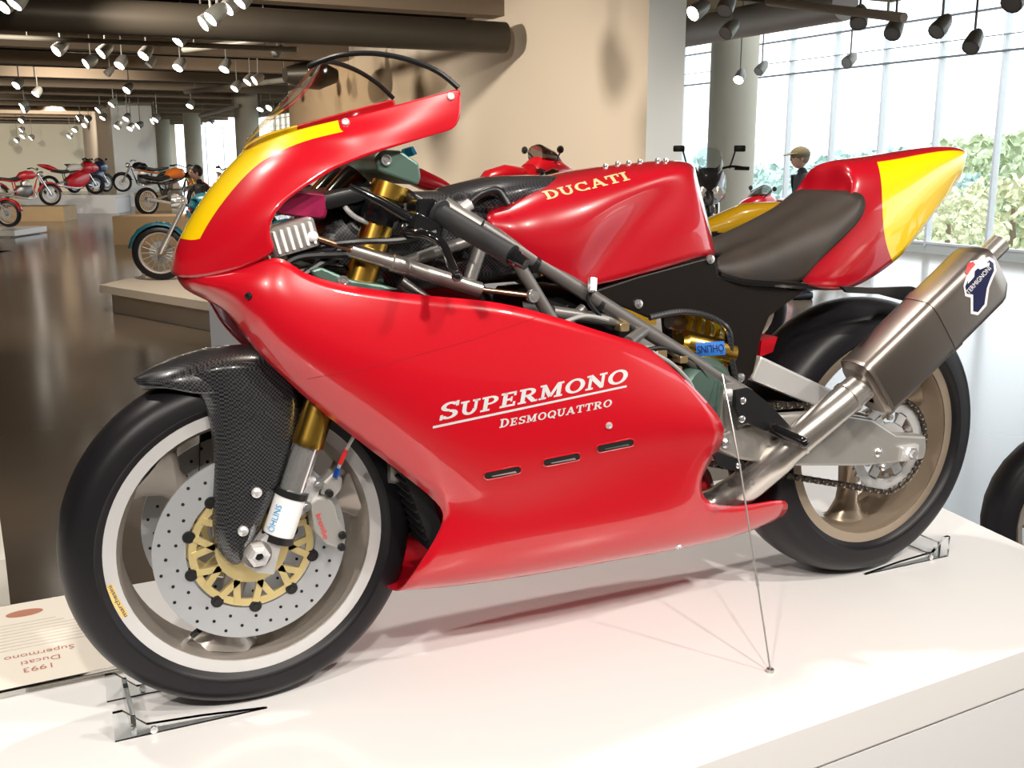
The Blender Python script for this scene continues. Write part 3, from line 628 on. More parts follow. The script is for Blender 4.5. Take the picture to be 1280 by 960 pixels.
hb = G().prism([P(x, y, -.165) for x, y in ((1052, 358), (1090, 360), (1140, 358), (1152, 362), (1156, 374), (1150, 384), (1138, 378), (1100, 368), (1060, 366))], (0, .01, 0)).build('silencer_hanger', BLK, bike, smooth=False)
G().lathe([(0, -.006), (.004, -.006), (.010, -.002), (.010, .003)], P(1149, 370, -.167), n=14).build('hanger_bolt', CHR, hb)
# ================================================================== lettering and fasteners laid on the bodywork
bpy.context.view_layer.update(); dg = bpy.context.evaluated_depsgraph_get()
BV = {o.name: BVHTree.FromObject(o, dg) for o in (lower, upper, tank, tail, muf, RES, SLEEVE, CAL, fwheel.children[0])}
def onto(o, x, y, off):
    d = _ray(x, y).normalized(); h = BV[o.name].ray_cast(CAM, d)
    if h[0] is None: return None
    n = h[1] if h[1].dot(d) < 0 else -h[1]
    return h[0]+n*off
def decal(name, o, polys, m, parent, off=.0008, cut=6.0, label=None):
    """polys: list of pixel polygons; finely cut so that they follow the surface"""
    bm = bmesh.new()
    for p in polys:
        try: bm.faces.new([bm.verts.new((x, y, 0)) for x, y in p])
        except ValueError: pass
    bmesh.ops.triangulate(bm, faces=bm.faces)
    for _ in range(3):
        es = [e for e in bm.edges if e.calc_length() > cut]
        if not es: break
        bmesh.ops.subdivide_edges(bm, edges=es, cuts=1); bmesh.ops.triangulate(bm, faces=bm.faces)
    bm.verts.ensure_lookup_table(); bm.verts.index_update()
    vs = [onto(o, v.co.x, v.co.y, off) for v in bm.verts]; fs = [tuple(v.index for v in f.verts) for f in bm.faces]; bm.free()
    fs = [f for f in fs if all(vs[i] is not None for i in f)]; vs = [v if v is not None else Vector((0, 0, 0)) for v in vs]
    used = sorted({i for f in fs for i in f}); mp = {i: k for k, i in enumerate(used)}
    return link(name, [vs[i] for i in used], [tuple(mp[i] for i in f) for f in fs], m, parent, label=label)
# slab-serif capitals on a unit-high grid, as thick strokes
def stroke(pts, w):
    q = []
    for i in range(len(pts)-1):
        (x0, y0), (x1, y1) = pts[i], pts[i+1]; L = math.hypot(x1-x0, y1-y0) or 1; nx, ny = -(y1-y0)/L*w/2, (x1-x0)/L*w/2
        q.append([(x0+nx, y0+ny), (x1+nx, y1+ny), (x1-nx, y1-ny), (x0-nx, y0-ny)])
    return q
def ell(cx, cy, rx, ry, a0, a1, n=14): return [(cx+rx*math.cos(math.radians(a0+(a1-a0)*i/n)), cy+ry*math.sin(math.radians(a0+(a1-a0)*i/n))) for i in range(n+1)]
def ring(cx, cy, rx, ry, tx, ty, a0=0, a1=360, n=20):
    o = ell(cx, cy, rx, ry, a0, a1, n); i_ = ell(cx, cy, rx-tx, ry-ty, a0, a1, n); return [[o[k], o[k+1], i_[k+1], i_[k]] for k in range(n)]
def rc(x0, y0, x1, y1): return [[(x0, y0), (x1, y0), (x1, y1), (x0, y1)]]
def serif(x, y, w=.42, h=.13): return rc(x-w/2, y-h/2, x+w/2, y+h/2)
S_, T_ = .24, .15
def glyph(c):
    if c == 'O': return ring(.55, .5, .55, .5, .25, .14), 1.1
    if c == 'Q': return ring(.55, .5, .55, .5, .25, .14)+stroke([(.55, .28), (1.0, -.1)], .17), 1.1
    if c == 'C': return ring(.55, .5, .55, .5, .25, .14, 45, 315)+rc(.82, .62, .98, 1.0)+rc(.82, 0, .98, .25), 1.08
    if c == 'D': return rc(.12, 0, .36, 1)+ring(.4, .5, .62, .5, .25, .14, -90, 90)+rc(0, 0, .45, .14)+rc(0, .86, .45, 1), 1.06
    if c == 'I': return rc(.12, 0, .36, 1)+serif(.24, .065, .5)+serif(.24, .935, .5), .5
    if c == 'U': return rc(.1, .35, .33, 1)+rc(.75, .35, .92, 1)+ring(.51, .4, .41, .4, .23, .16, 180, 360)+serif(.2, .935, .48)+serif(.84, .935, .42), 1.06
    if c == 'P': return rc(.12, 0, .36, 1)+ring(.46, .71, .46, .29, .24, .13, -90, 90)+rc(0, .87, .5, 1)+rc(.3, .42, .5, .55)+serif(.24, .065, .52), .96
    if c == 'R': return rc(.12, 0, .36, 1)+ring(.46, .72, .46, .28, .24, .13, -90, 90)+rc(0, .87, .5, 1)+rc(.3, .44, .5, .57)+serif(.22, .065, .46)+stroke([(.5, .5), (.86, .06)], .24)+serif(.92, .065, .3), 1.08
    if c == 'E': return rc(.12, 0, .36, 1)+rc(0, 0, .85, .14)+rc(0, .86, .85, 1)+rc(.3, .43, .66, .57)+rc(.72, 0, .85, .3)+rc(.72, .7, .85, 1)+rc(.56, .33, .66, .67), .92
    if c == 'M': return rc(.1, 0, .27, 1)+rc(.93, 0, 1.17, 1)+stroke([(.2, .95), (.6, .12)], .22)+stroke([(.6, .12), (1.0, .95)], .17)+serif(.18, .065, .42)+serif(1.05, .065, .46)+serif(.12, .935, .3)+serif(1.14, .935, .3), 1.3
    if c == 'N': return rc(.1, 0, .27, 1)+rc(.8, 0, .97, 1)+stroke([(.16, .96), (.9, .06)], .25)+serif(.18, .065, .42)+serif(.12, .935, .3)+serif(.88, .935, .42), 1.08
    if c == 'A': return stroke([(.5, .98), (.14, .05)], .16)+stroke([(.5, .98), (.9, .05)], .25)+rc(.28, .27, .76, .4)+serif(.12, .065, .36)+serif(.92, .065, .4), 1.1
    if c == 'T': return rc(.38, 0, .62, 1)+rc(0, .86, 1, 1)+rc(0, .64, .13, 1)+rc(.87, .64, 1, 1)+serif(.5, .065, .5), 1.0
    if c == 'S': return ring(.45, .73, .42, .27, .24, .13, 20, 270)+ring(.45, .27, .42, .27, .24, .13, -160, 90)+rc(.72, .7, .86, 1)+rc(.04, 0, .18, .3), .9
    return [], .5
def slab(word, p0, p1, up, first=1.0, gap=.1, slant=.18):
    """word between pixels p0 and p1 (baseline), up = pixel vector of the cap height"""
    gl = [glyph(c) for c in word]; W = sum(w_ for _, w_ in gl)+gap*(len(word)-1)+(first-1)*gl[0][1]
    bx, by = (p1[0]-p0[0])/W, (p1[1]-p0[1])/W; polys = []; x = 0
    for i, (ps, w_) in enumerate(gl):
        s = first if i == 0 else 1
        for p in ps: polys.append([(p0[0]+bx*(x+(u+slant*v)*s)+up[0]*v*s, p0[1]+by*(x+(u+slant*v)*s)+up[1]*v*s) for u, v in p])
        x += w_*s+gap
    return polys
def font_polys(txt, p0, xv, yv, align='LEFT'):
    """sans lettering: baseline start p0, pixel vectors per unit of text width/height"""
    cu = bpy.data.curves.new('t', 'FONT'); cu.body = txt; cu.align_x = align; cu.resolution_u = 3
    o = bpy.data.objects.new('t', cu); me = o.to_mesh(); polys = []
    for f in me.polygons: polys.append([(p0[0]+xv[0]*me.vertices[i].co.x+yv[0]*me.vertices[i].co.y, p0[1]+xv[1]*me.vertices[i].co.x+yv[1]*me.vertices[i].co.y) for i in f.vertices])
    wd = max([v.co.x for v in me.vertices]+[.01])
    o.to_mesh_clear(); bpy.data.objects.remove(o); bpy.data.curves.remove(cu); return polys, wd
decal('lettering', lower, slab('SUPERMONO', (548, 526), (783, 478), (-1, -17.5), first=1.18), SILVERT, lower, label='silver SUPERMONO lettering')
decal('lettering', lower, slab('DESMOQUATTRO', (624, 535), (764, 508), (-.5, -9.2), first=1.15, gap=.14), SILVERT, lower, label='silver DESMOQUATTRO lettering')
decal('lettering_line', lower, [[(541, 532.5), (783, 481.5), (783, 484), (541, 535.5)]], SILVERT, lower)
decal('lettering', tank, slab('DUCATI', (684, 250), (788, 225), (-7, -10), slant=0), TANT, tank, label='worn gold DUCATI lettering')
# seam, slots, fasteners
def px_tube(name, o, pts, r, m, parent, off=.0):
    q = [onto(o, x, y, off) for x, y in pts]; q = [p for p in q if p is not None]
    return G().tube(q, r, 6).build(name, m, parent)
seamm = mat('panel seam', (.35, .003, .01), .5)
def dens(pts, n=8): return [(pts[i][0]+(pts[i+1][0]-pts[i][0])*k/n, pts[i][1]+(pts[i+1][1]-pts[i][1])*k/n) for i in range(len(pts)-1) for k in range(n)]+[pts[-1]]
px_tube('panel_seam', lower, dens([(384, 474), (480, 456), (590, 425), (670, 397)]), .0006, seamm, lower)
for x, y in ((628, 591), (702, 574.5), (769, 557)):
    dx, dy = 1.0, -.2; L = math.hypot(dx, dy); dx /= L; dy /= L; hl = 19; hr = 5
    def stad(hl, hr): return [(x+dx*(hl*c_)+hr*(math.cos(a)*dx-math.sin(a)*dy), y+dy*(hl*c_)+hr*(math.cos(a)*dy+math.sin(a)*dx)) for c_, a0 in ((1, -90), (-1, 90)) for a in [math.radians(a0+180*k/8) for k in range(9)]]
    sl = decal('vent_slot', lower, [stad(hl, hr)], DARK, lower, .0006)  # near-black decal paints the shade inside the slot, no opening is cut
    q = [onto(lower, a, b, .0005) for a, b in stad(hl, hr)]; q.append(q[0]); G().tube(q, .0014, 6).build('slot_rim', RED, sl)
    decal('slot_insert', lower, [[(x-14, y+3.8), (x+16, y-2.4), (x+18, y-.4), (x-12, y+5.6-1)]], GREEN if x > 750 else ALUM, sl, .0009)
def screw(o, x, y, r=.007, m=ALU, nm='fairing_screw'):
    p = onto(o, x, y, 0)
    if p is None: return
    d = (onto(o, x, y, .01)-p).normalized()
    G().lathe([(0, .003), (r*.35, .003), (r*.4, .0045), (r*.8, .004), (r, .001), (r, -.002)], p, axis=d, n=14).build(nm, m, o)
for x, y in ((761, 532), (612, 735), (848, 683)): screw(lower, x, y, .0065)
screw(lower, 311, 370, .006, BLK)
for x, y in ((563, 121), (432, 153)): screw(upper, x, y, .0065)
# fuel filler studs on the tank top
for x, y in ((757, 207), (772, 204), (786, 203), (800, 201), (822, 200), (832, 200)):
    p = onto(tank, x, y+2, 0)
    if p: G().lathe([(0, .006), (.004, .006), (.005, .003), (.005, -.004)], p, axis=(0, 0, 1), n=10).build('filler_screw', CHR, tank)
# stickers
def sticker(txt, o, c, xv, yv, m, parent, back=None, hw=0, hh=0, label=None):
    _, wd = font_polys(txt, (0, 0), (1, 0), (0, 1)); p0 = (c[0]-xv[0]*wd/2-yv[0]*.36, c[1]-xv[1]*wd/2-yv[1]*.36)
    polys, _ = font_polys(txt, p0, xv, yv)
    if back:
        lx, ly = math.hypot(*xv), math.hypot(*yv); ux = (xv[0]/lx, xv[1]/lx); uy = (yv[0]/ly, yv[1]/ly)
        parent = decal('sticker', o, [[(c[0]+ux[0]*a*hw+uy[0]*b*hh, c[1]+ux[1]*a*hw+uy[1]*b*hh) for a, b in ((-1, -1), (1, -1), (1, 1), (-1, 1))]], back, parent, .0006, cut=8)
    decal('sticker_text', o, polys, m, parent, .0018, cut=5, label=label)
sticker('ÖHLINS', SLEEVE, (344, 648), (3.2, -9.6), (-10, -4), CYAN, SLEEVE, label='blue OHLINS lettering')
sticker('ÖHLINS', RES, (888, 436), (-9.6, .6), (1.5, 12.5), NAVY, RES, BLUE, 18, 8.5, label='blue OHLINS sticker upside down')
sticker('brembo', CAL, (403, 657), (3.4, 10.0), (10, -3.5), REDT, CAL, label='red brembo lettering')
LIPO = [c for c in fwheel.children if c.name.startswith('rim_lip')][0]; BV[LIPO.name] = BVHTree.FromObject(LIPO, dg)
YLS = mat('yellow sticker', (.75, .55, .2), .5)
decal('sticker', LIPO, [[(132.5, 733), (140.5, 729), (147.5, 747), (160.5, 767), (153.5, 774), (140.5, 754)]], YLS, LIPO, .0006)
t_, wd = font_polys('marchesini', (0, 0), (1, 0), (0, 1)); pol = []
for p in t_:
    q = []
    for u, v in p:
        s_ = u/wd; x = 157.5-20.5*s_+4.5*s_*(1-s_)*-1; y = 771-39*s_; q.append((x-7.5*(v-.3), y+4.0*(v-.3)))
    pol.append(q)
decal('sticker_text', LIPO, pol, NAVY, LIPO, .0016, cut=10, label='marchesini lettering')
# silencer badge
bd = decal('silencer_badge', muf, [[(1204, 357), (1209, 341), (1213, 327), (1222, 325), (1228, 328), (1236, 321), (1243, 326), (1245, 338), (1240, 350), (1236, 360), (1233, 382), (1222, 394), (1213, 392), (1213, 372), (1206, 370)]], WST, muf, .0008, label='white and navy silencer badge')
decal('badge_field', muf, [[(1206, 358), (1212, 345), (1221, 336), (1228, 335), (1236, 325), (1241, 329), (1242, 338), (1237, 349), (1233, 360), (1230, 380), (1222, 390), (1216, 389), (1216, 368), (1208, 367)]], NAVY, bd, .0013)
decal('badge_flash', muf, [[(1206, 341), (1210, 330), (1216, 327), (1219, 331), (1213, 338), (1209, 344)]], REDT, bd, .0016)
decal('badge_flash', muf, [[(1209, 355), (1211, 343), (1218, 337), (1217, 346)], [(1222, 334), (1236, 328), (1236, 332), (1224, 337)]], WST, bd, .0016)
tpoly, wd = font_polys('TERMIGNONI', (1210, 368), (4.7, -5.3), (-6.0, -5.4)); decal('sticker_text', muf, tpoly, WST, bd, .0018, cut=12, label='white TERMIGNONI lettering')
# ================================================================== display platform, tie-down, chocks, card
FZ = -0.726
PLAT = mat('white platform laminate', (0.86, 0.85, 0.84), 0.22, 0, 0.3)
PLATS = mat('white platform side', (0.80, 0.81, 0.83), 0.4)
plat = empty('display_platform', (0.2, 0, FZ), 0, 'large white display platform with a thick lid under the red racing motorcycle', 'platform')
def plat_poly(ins, z): return [Vector((-1.7+ins, -.672+ins, z)), Vector((1.785-ins, -.458+ins, z)), Vector((1.975-ins, .675-ins, z)), Vector((-1.7+ins, .53-ins, z))]
pl = G().prism(plat_poly(0, -.088), (0, 0, .088)).build('lid', PLAT, None, smooth=False)
md = pl.modifiers.new('bevel', 'BEVEL'); md.width = .004; md.segments = 2
ba = G().prism(plat_poly(.004, FZ), (0, 0, -FZ-.093)).build('base', PLATS, None, smooth=False)
ga = G().prism(plat_poly(.016, -.095), (0, 0, .009)).build('shadow_gap', DARK, None, smooth=False)
for o in (pl, ba, ga): o.parent = plat; o.matrix_parent_inverse = Matrix.Translation(-Vector(plat.location))
WIRE = mat('braided steel wire', (.6, .58, .55), .35, .9)
tie = empty('tie_down_cable', (.868, -.344, 0), 0, 'thin steel tie-down cable from the swingarm pivot to a platform eyelet', 'cable')
wp = [P(903, 468, -.155), P(915, 530, -.2), P(926, 590, -.232), Vector((.868, -.344, .004))]
for nm, g_ in (('wire', G().tube(wp, .0017, 8)), ('eyelet', G().lathe([(.003, 0), (.007, 0), (.007, .006), (.003, .006)], (.868, -.344, 0), axis=(0, 0, 1), n=12, closed=True)), ('wire_ferrule', G().tube([wp[2].lerp(wp[3], .52), wp[2].lerp(wp[3], .58)], .003, 8))):
    o = g_.build(nm, WIRE, tie); o.matrix_parent_inverse = Matrix.Translation(-Vector(tie.location))
ACR = mat('clear acrylic', (.93, .96, .97), .03, trans=1.0, ior=1.35)
def chock(x0, xc, label):
    e = empty('wheel_chock', (xc, 0, 0), 0, label, 'wheel chock', 'clear acrylic wheel chocks')
    s = 1 if xc > x0 else -1
    for y in (-.07, .07):
        G().prism([Vector((x0-xc, y-.004, 0)), Vector((.13*s, y-.004, 0)), Vector((.02*s, y-.004, .012)), Vector((x0-xc+.05*s, y-.004, .018)), Vector((x0-xc+.015*s, y-.004, .05)), Vector((x0-xc, y-.004, .05))], (0, .008, 0)).build('side_plate', ACR, e, smooth=False)
    G().box(Vector((x0-xc+.03*s, 0, .02)), (.008, .14, .036)).build('cross_plate', ACR, e, smooth=False)
    for y in (-.075, .075): G().lathe([(0, -.004), (.006, -.003), (.006, .004)], (x0-xc+.06*s, y, .008), n=12).build('chock_screw', CHR, e)
chock(-.235, -.12, 'clear acrylic wheel chock in front of the front tyre'); chock(1.62, 1.49, 'clear acrylic wheel chock behind the rear tyre')
card = empty('information_card', (-.40, .36, 0), math.radians(2), 'cream information card under clear acrylic beside the front tyre, text upside down', 'sign')
G().bbox(Vector((0, 0, .006)), (.44, .40, .010), .003).build('acrylic_panel', ACR, card)
paper = G().box(Vector((0, 0, .0125)), (.43, .385, .001)).build('paper', mat('cream paper', (.86, .80, .70), .7), card, smooth=False)
def flat_text(txt, x, y, h, m, parent, label=None, bold=1.0):
    polys, wd = font_polys(txt, (0, 0), (1, 0), (0, 1)); vs, fs = [], []
    for p in polys:
        n = len(vs); vs += [Vector((x+(u-wd/2)*h*-1*bold, y-v*h, .0135)) for u, v in p]; fs.append(tuple(range(n, n+len(p))))
    return link('card_text', vs, fs, m, parent, smooth=False, label=label)
RT = mat('red print', (.5, .2, .14), .7); GT = mat('grey print', (.66, .61, .54), .7)
flat_text('1993', .06, -.125, .028, RT, paper); flat_text('Ducati', .065, -.095, .026, RT, paper); flat_text('Supermono', .065, -.062, .026, RT, paper)
for i, wdt in enumerate((.30, .26, .3, .24, .28, .3, .22, .18, .15)):
    G().box(Vector((.03, -.035+i*.015, .0133)), (wdt, .0035, .0006)).build('print_line', GT, paper, smooth=False)
G().lathe([(0, .0135), (.035, .0135)], (0, 0, 0), axis=(0, 0, 1), n=24).build('print_emblem', mat('terracotta print', (.5, .22, .14), .7), paper).matrix_basis = Matrix.Translation((.05, .135, 0)) @ Matrix.Diagonal((1, .5, 1, 1))
# ================================================================== the gallery
def struct(name, g_, m, parent=None, smooth=False):
    o = g_.build(name, m, parent, smooth=smooth)
    if parent is None: o['kind'] = 'structure'
    return o
FLOORM = mat('polished concrete', (.13, .10, .076), .17, noise=(.18, .145, .11), bscale=.8, bump=.012)
struct('floor', G().box((0, 28, FZ-.05), (31, 76, .1)), FLOORM)
WALLB = mat('beige wall', (.64, .56, .46), .8); WALL_LIT = mat('window-lit wall', (.85, .86, .84), .7); WALLL = mat('far wall', (.72, .68, .55), .8)  # the palest one is the beige wall with window light in its colour
CEIL = mat('brown concrete ceiling', (.20, .145, .09), .85, noise=(.28, .21, .13), bscale=1.5)
cz = 3.15
ceil = struct('ceiling', G().box((-2, 27, cz+.1), (24, 74, .2)), CEIL)
JOI = mat('ceiling joist', (.20, .155, .11), .8)
for k in range(15):
    G().box((-2, 8.5+k*3.6, 3.02), (24, .35, .3)).build('joist', JOI, ceil, smooth=False)
    G().box((-2, 8.5+k*3.6+1.2, 3.05), (24, .06, .24)).build('joist', DARK, ceil, smooth=False)
struct('wall_far', G().box((-3, 62.2, 1.2), (24, .3, 3.9)), WALLL)
struct('wall_left', G().box((-14, 27, 1.2), (.3, 74, 3.9)), WALLB)
struct('wall_back', G().box((0, -9.5, 1.2), (30, .3, 3.9)), WALLB)
# long free-standing partition: beige side, window light painted into the paler faces
wp_ = G().box((6.39, 16.2, 1.3), (.48, 15.84, 4.1)); part = struct('wall_partition', wp_, [WALLB, WALL_LIT])
for p in part.data.polygons:
    if abs(p.normal.y) > .5 or p.normal.x > .5: p.material_index = 1
c0, c1, c2 = PD(143, 202, 38), PD(197, 202, 38), PD(103, 202, 54)
fp = struct('wall_pillar', G().box(((c0.x+c1.x)/2, (c0.y+54)/2, 1.2), (c1.x-c0.x, 54-c0.y, 3.9)), [WALLB, WALL_LIT])
for p in fp.data.polygons:
    if p.normal.y < -.5: p.material_index = 1  # near face of the pillar painted paler for window light
# concrete columns
COLM = mat('concrete column', (.36, .34, .28), .75, noise=(.42, .4, .33), bscale=2)
for k, (px, D, r_) in enumerate(((206, 52, .36), (243, 46, .37), (311, 34, .38), (913, 17, .19*2))):
    c = PD(px, 202, D); o = struct('column', G().lathe([(0, FZ), (r_, FZ), (r_, 3.2), (0, 3.2)], (c.x, c.y, 0), axis=(0, 0, 1), n=32), COLM, smooth=True)
# window wall along X = 14.8
XW = 14.8; sp = 1.316; y0 = 10.88
MUL = mat('white mullion', (.6, .62, .64), .4); RAIL = mat('grey rail', (.08, .09, .1), .4); PANE = glassy('window glass', (.97, .99, .99), .12)
win = struct('window_1', G().box((XW+.1, 29, FZ+.085), (.3, 70, .17)), mat('grey sill', (.5, .52, .5), .6))
mm = None; pm = None
for k in range(-5, 40):
    y = y0+k*sp
    if mm is None:
        m_ = G().box((0, 0, 2.0), (.13, .05, 5.2)).build('mullion', MUL, win, smooth=False); mm = m_.data
        p_ = G().box((0, 0, .0), (.012, sp-.06, 1)).build('pane', PANE, win, smooth=False); pm = p_.data; p_.location = (XW, y+sp/2, 1.07); p_.scale = (1, 1, 3.2)
    else:
        m_ = bpy.data.objects.new('mullion', mm); COL.objects.link(m_); m_.parent = win
        p_ = bpy.data.objects.new('pane', pm); COL.objects.link(p_); p_.parent = win; p_.location = (XW, y+sp/2, 1.07); p_.scale = (1, 1, 3.2)
    m_.location = (XW, y, 0)
    p2 = bpy.data.objects.new('pane', pm); COL.objects.link(p2); p2.parent = win; p2.location = (XW, y+sp/2, 3.65); p2.scale = (1, 1, 1.9)
for z in (2.69, 2.95, 3.38): G().box((XW-.05, 29, z), (.05, 70, .035 if z != 2.95 else .012)).build('rail', RAIL, win, smooth=False)
G().box((XW, 29, -.54), (.12, 70, .04)).build('rail', MUL, win, smooth=False)
w2 = struct('window_2', G().box((11.6, 62.1, FZ+.1), (6.2, .3, .2)), mat('grey sill'))
for k in range(7): G().box((8.7+k, 62.1, 1.2), (.06, .12, 3.9)).build('mullion', MUL, w2, smooth=False)
for k in range(6): G().box((9.2+k, 62.1, 1.2), (.94, .012, 3.9)).build('pane', PANE, w2, smooth=False)
# ducts and pipes
DUCT = mat('dark duct', (.05, .042, .032), .5, .3); DUCTG = mat('grey duct', (.24, .21, .2), .5, .4)
def duct(name, pts, r_, m, label): tag(G().tube(pts, r_, 20).build(name, m), label, 'duct')
a = PD(185, 28, 12.3); duct('air_duct', [Vector((-13, a.y, a.z)), Vector((5.9, a.y-.4, a.z))], .20, DUCT, 'wide dark round air duct crossing under the ceiling joists')
duct('air_duct', [Vector((8.45, 7.8, 2.66)), Vector((8.45, 40, 2.66))], .195, DUCTG, 'grey round air duct running beside the windows')
for (q0, q1, D0, D1, r_, lb) in (((0, 46), (372, 62), 15, 13.5, .035, 'thin grey conduit hanging below the wide dark air duct'), ((960, 2), (1130, 22), 8, 6.5, .03, 'thin grey pipe crossing below the grey duct by the windows'), ((230, 62), (372, 45), 16.6, 14.8, .05, 'grey pipe slanting under the joists beside the beige partition'), ((232, 115), (372, 98), 26.8, 22.4, .06, 'pale pipe slanting behind the concrete columns'), ((250, 145), (296, 132), 38, 33, .07, 'pale sloping pipe between the two thickest far columns')):
    po = tag(G().tube([PD(*q0, D0), PD(*q1, D1)], r_, 10).build('pipe', mat('pale pipe', (.3, .28, .24), .5, .3)), lb, 'pipe')
    for t in (.1, .9):
        h = PD(*q0, D0).lerp(PD(*q1, D1), t); G().tube([h, Vector((h.x, h.y, 3.16))], .008, 6).build('hanger', mat('pale pipe'), po)
tag(G().loft([(0, 0, 0, .2, .12), (.3, 0, 0, .5, .22), (.6, 0, 0, .5, .24), (.9, 0, 0, .2, .12)], n=16).build('ceiling_box', DUCT), 'dark box hanging under the ceiling beside the beige partition', 'ceiling unit').location = PD(356, 93, 18)
# track lights
HOUS = mat('lamp housing', (.22, .22, .2), .45, .3); LENS = mat('lit lens', (1, .95, .85), .4, emit=(1, .93, .8), es=14); LOFF = mat('unlit lens', (.4, .42, .45), .2)
def track_light(px, py, D, on=True, r_=.075, label=None, group='track lights under the ceiling'):
    c = PD(px, py, D); n = (-cR*random.uniform(.2, .7)-cF*.5-Vector((0, 0, random.uniform(.5, .9)))).normalized()
    e = empty('track_light', c, 0, label or ('lit track spotlight under the dark ceiling' if on else 'unlit grey track spotlight under the ceiling'), 'spotlight', group)
    G().lathe([(r_*.9, .004), (r_, .0), (r_*1.02, -.05), (r_*.85, -.16), (r_*.45, -.22), (0, -.225)], (0, 0, 0), axis=n, n=12).build('lamp_housing', HOUS, e)
    G().lathe([(0, -.004), (r_*.93, -.004)], (0, 0, 0), axis=n, n=12).build('lens', LENS if on else LOFF, e)
    b = -n*.1; dy = (c.y+b.y-8.5) % 3.6; inr = 8.3 < c.y+b.y < 59.2
    top = (2.88 if inr and (dy < .19 or dy > 3.41) else 2.94 if inr and abs(dy-1.2) < .045 else 3.16)-c.z
    G().tube([b, Vector((b.x, b.y, top))], .012, 6).build('stem', HOUS, e)
LT = [(70, 64), (107, 80), (126, 67), (149, 82), (222, 85), (20, 107), (44, 118), (158, 113), (139, 131), (122, 138), (97, 148), (108, 150), (105, 157), (128, 148), (157, 149), (27, 133), (29, 138), (26, 151), (26, 163), (28, 171), (20, 176), (38, 173), (162, 161), (146, 159), (172, 158), (190, 152), (194, 150), (179, 70), (237, 133), (245, 42), (254, 30), (263, 24), (284, 11), (299, 3), (222, 52), (280, 87), (309, 103), (318, 101), (293, 111), (262, 155), (336, 135), (325, 137), (4, 9), (18, 6), (93, 163), (86, 171)]
for x, y in LT:
    D = min(46+(x % 7)*1.3, max(8, 1331*1.55/(202-y))); D = min(D, 32+(x//4 % 3)*1.6) if 138 < x < 200 else D; D = D*.88 if 20 < y < 35 else D; track_light(x, y, D, True, .075+.0012*D, 'lit track spotlight among many under the dark ceiling left of the beige partition')
for x, y in ((133, 93), (343, 68), (186, 82)): track_light(x, y, 1331*1.75/(202-y), False, label='unlit grey track spotlight among the lit ones left of the partition')
for x, y, on, D in ((866, 17, True, 10), (923, 100, True, 15)): track_light(x, y, D, on, .08, 'lit track spotlight near the grey duct right of the partition', 'track lights near the windows')
for x, y, D in ((905, 14, 9), (907, 42, 10.5), (1073, 30, 9), (1115, 43, 9), (1170, 40, 9), (1213, 60, 9), (1058, 79, 13), (948, 90, 15), (1264, 5, 7)): track_light(x, y, D, False, .075, 'grey track spotlight seen against the bright windows', 'track lights near the windows')
# outside: ground, hill, trees
gr = struct('ground_outside', G().box((110, 40, -7), (180, 260, .5)), mat('meadow', (.30, .34, .22), .9))
hill = G(); rows = []
for i in range(25):
    y = -80+i*14; h = 4.4+1.6*math.sin(i*.9)+.9*math.sin(i*2.3); rows.append([Vector((150, y, -7)), Vector((165, y, h*.6)), Vector((180, y, h)), Vector((200, y, h*.5)), Vector((215, y, -7))])
struct('hill', hill.grid(rows), mat('hazy blue hill', (.42, .52, .52), .95), smooth=True)  # distance haze is put into the hill's colour
LEAF = [mat('hazed pale green foliage', (.42, .50, .32), .9, noise=(.62, .66, .46), bscale=1.2), mat('hazed yellow green foliage', (.56, .57, .38), .9, noise=(.74, .72, .52), bscale=1.2), mat('hazed blue green foliage', (.42, .55, .52), .9, noise=(.55, .66, .62), bscale=1.0)]  # outdoor haze and glare put into these pale and bluish leaf colours
BARK = mat('bark', (.2, .15, .11), .9)
def tree(px, D, ztop, wid, kind, label):
    c = PD(px, 202, D); e = empty('tree', (c.x, c.y, -6.8), 0, label, 'tree', 'trees outside the windows'); H = ztop+6.8
    G().tube([(0, 0, 0), (.1, 0, H*.5), (0, .1, H*.8)], [.25, .18, .08], 8).build('trunk', BARK, e)
    g_ = G(); rnd = random.Random(px)
    for i in range(1500):
        a = rnd.uniform(0, 6.283); u = rnd.uniform(-1, 1); rr_ = rnd.uniform(.55, 1)**.5; s_ = math.sqrt(1-u*u)
        q = Vector((wid*.5*rr_*s_*math.cos(a), wid*.5*rr_*s_*math.sin(a), H*.58+H*.42*rr_*u)); sz = rnd.uniform(.15, .45)*wid*.085
        n = Vector((rnd.uniform(-1, 1), rnd.uniform(-1, 1), rnd.uniform(-.3, 1))).normalized(); t = n.orthogonal().normalized(); b = n.cross(t)
        pts = [q+(t*math.cos(k*1.0472)+b*math.sin(k*1.0472))*sz*rnd.uniform(.6, 1.2)+n*rnd.uniform(-.3, .3)*sz for k in range(6)]
        g_.add(pts+[q+n*sz*.5], [(k, (k+1) % 6, 6) for k in range(6)])
    g_.build('foliage', LEAF[kind], e, smooth=False)
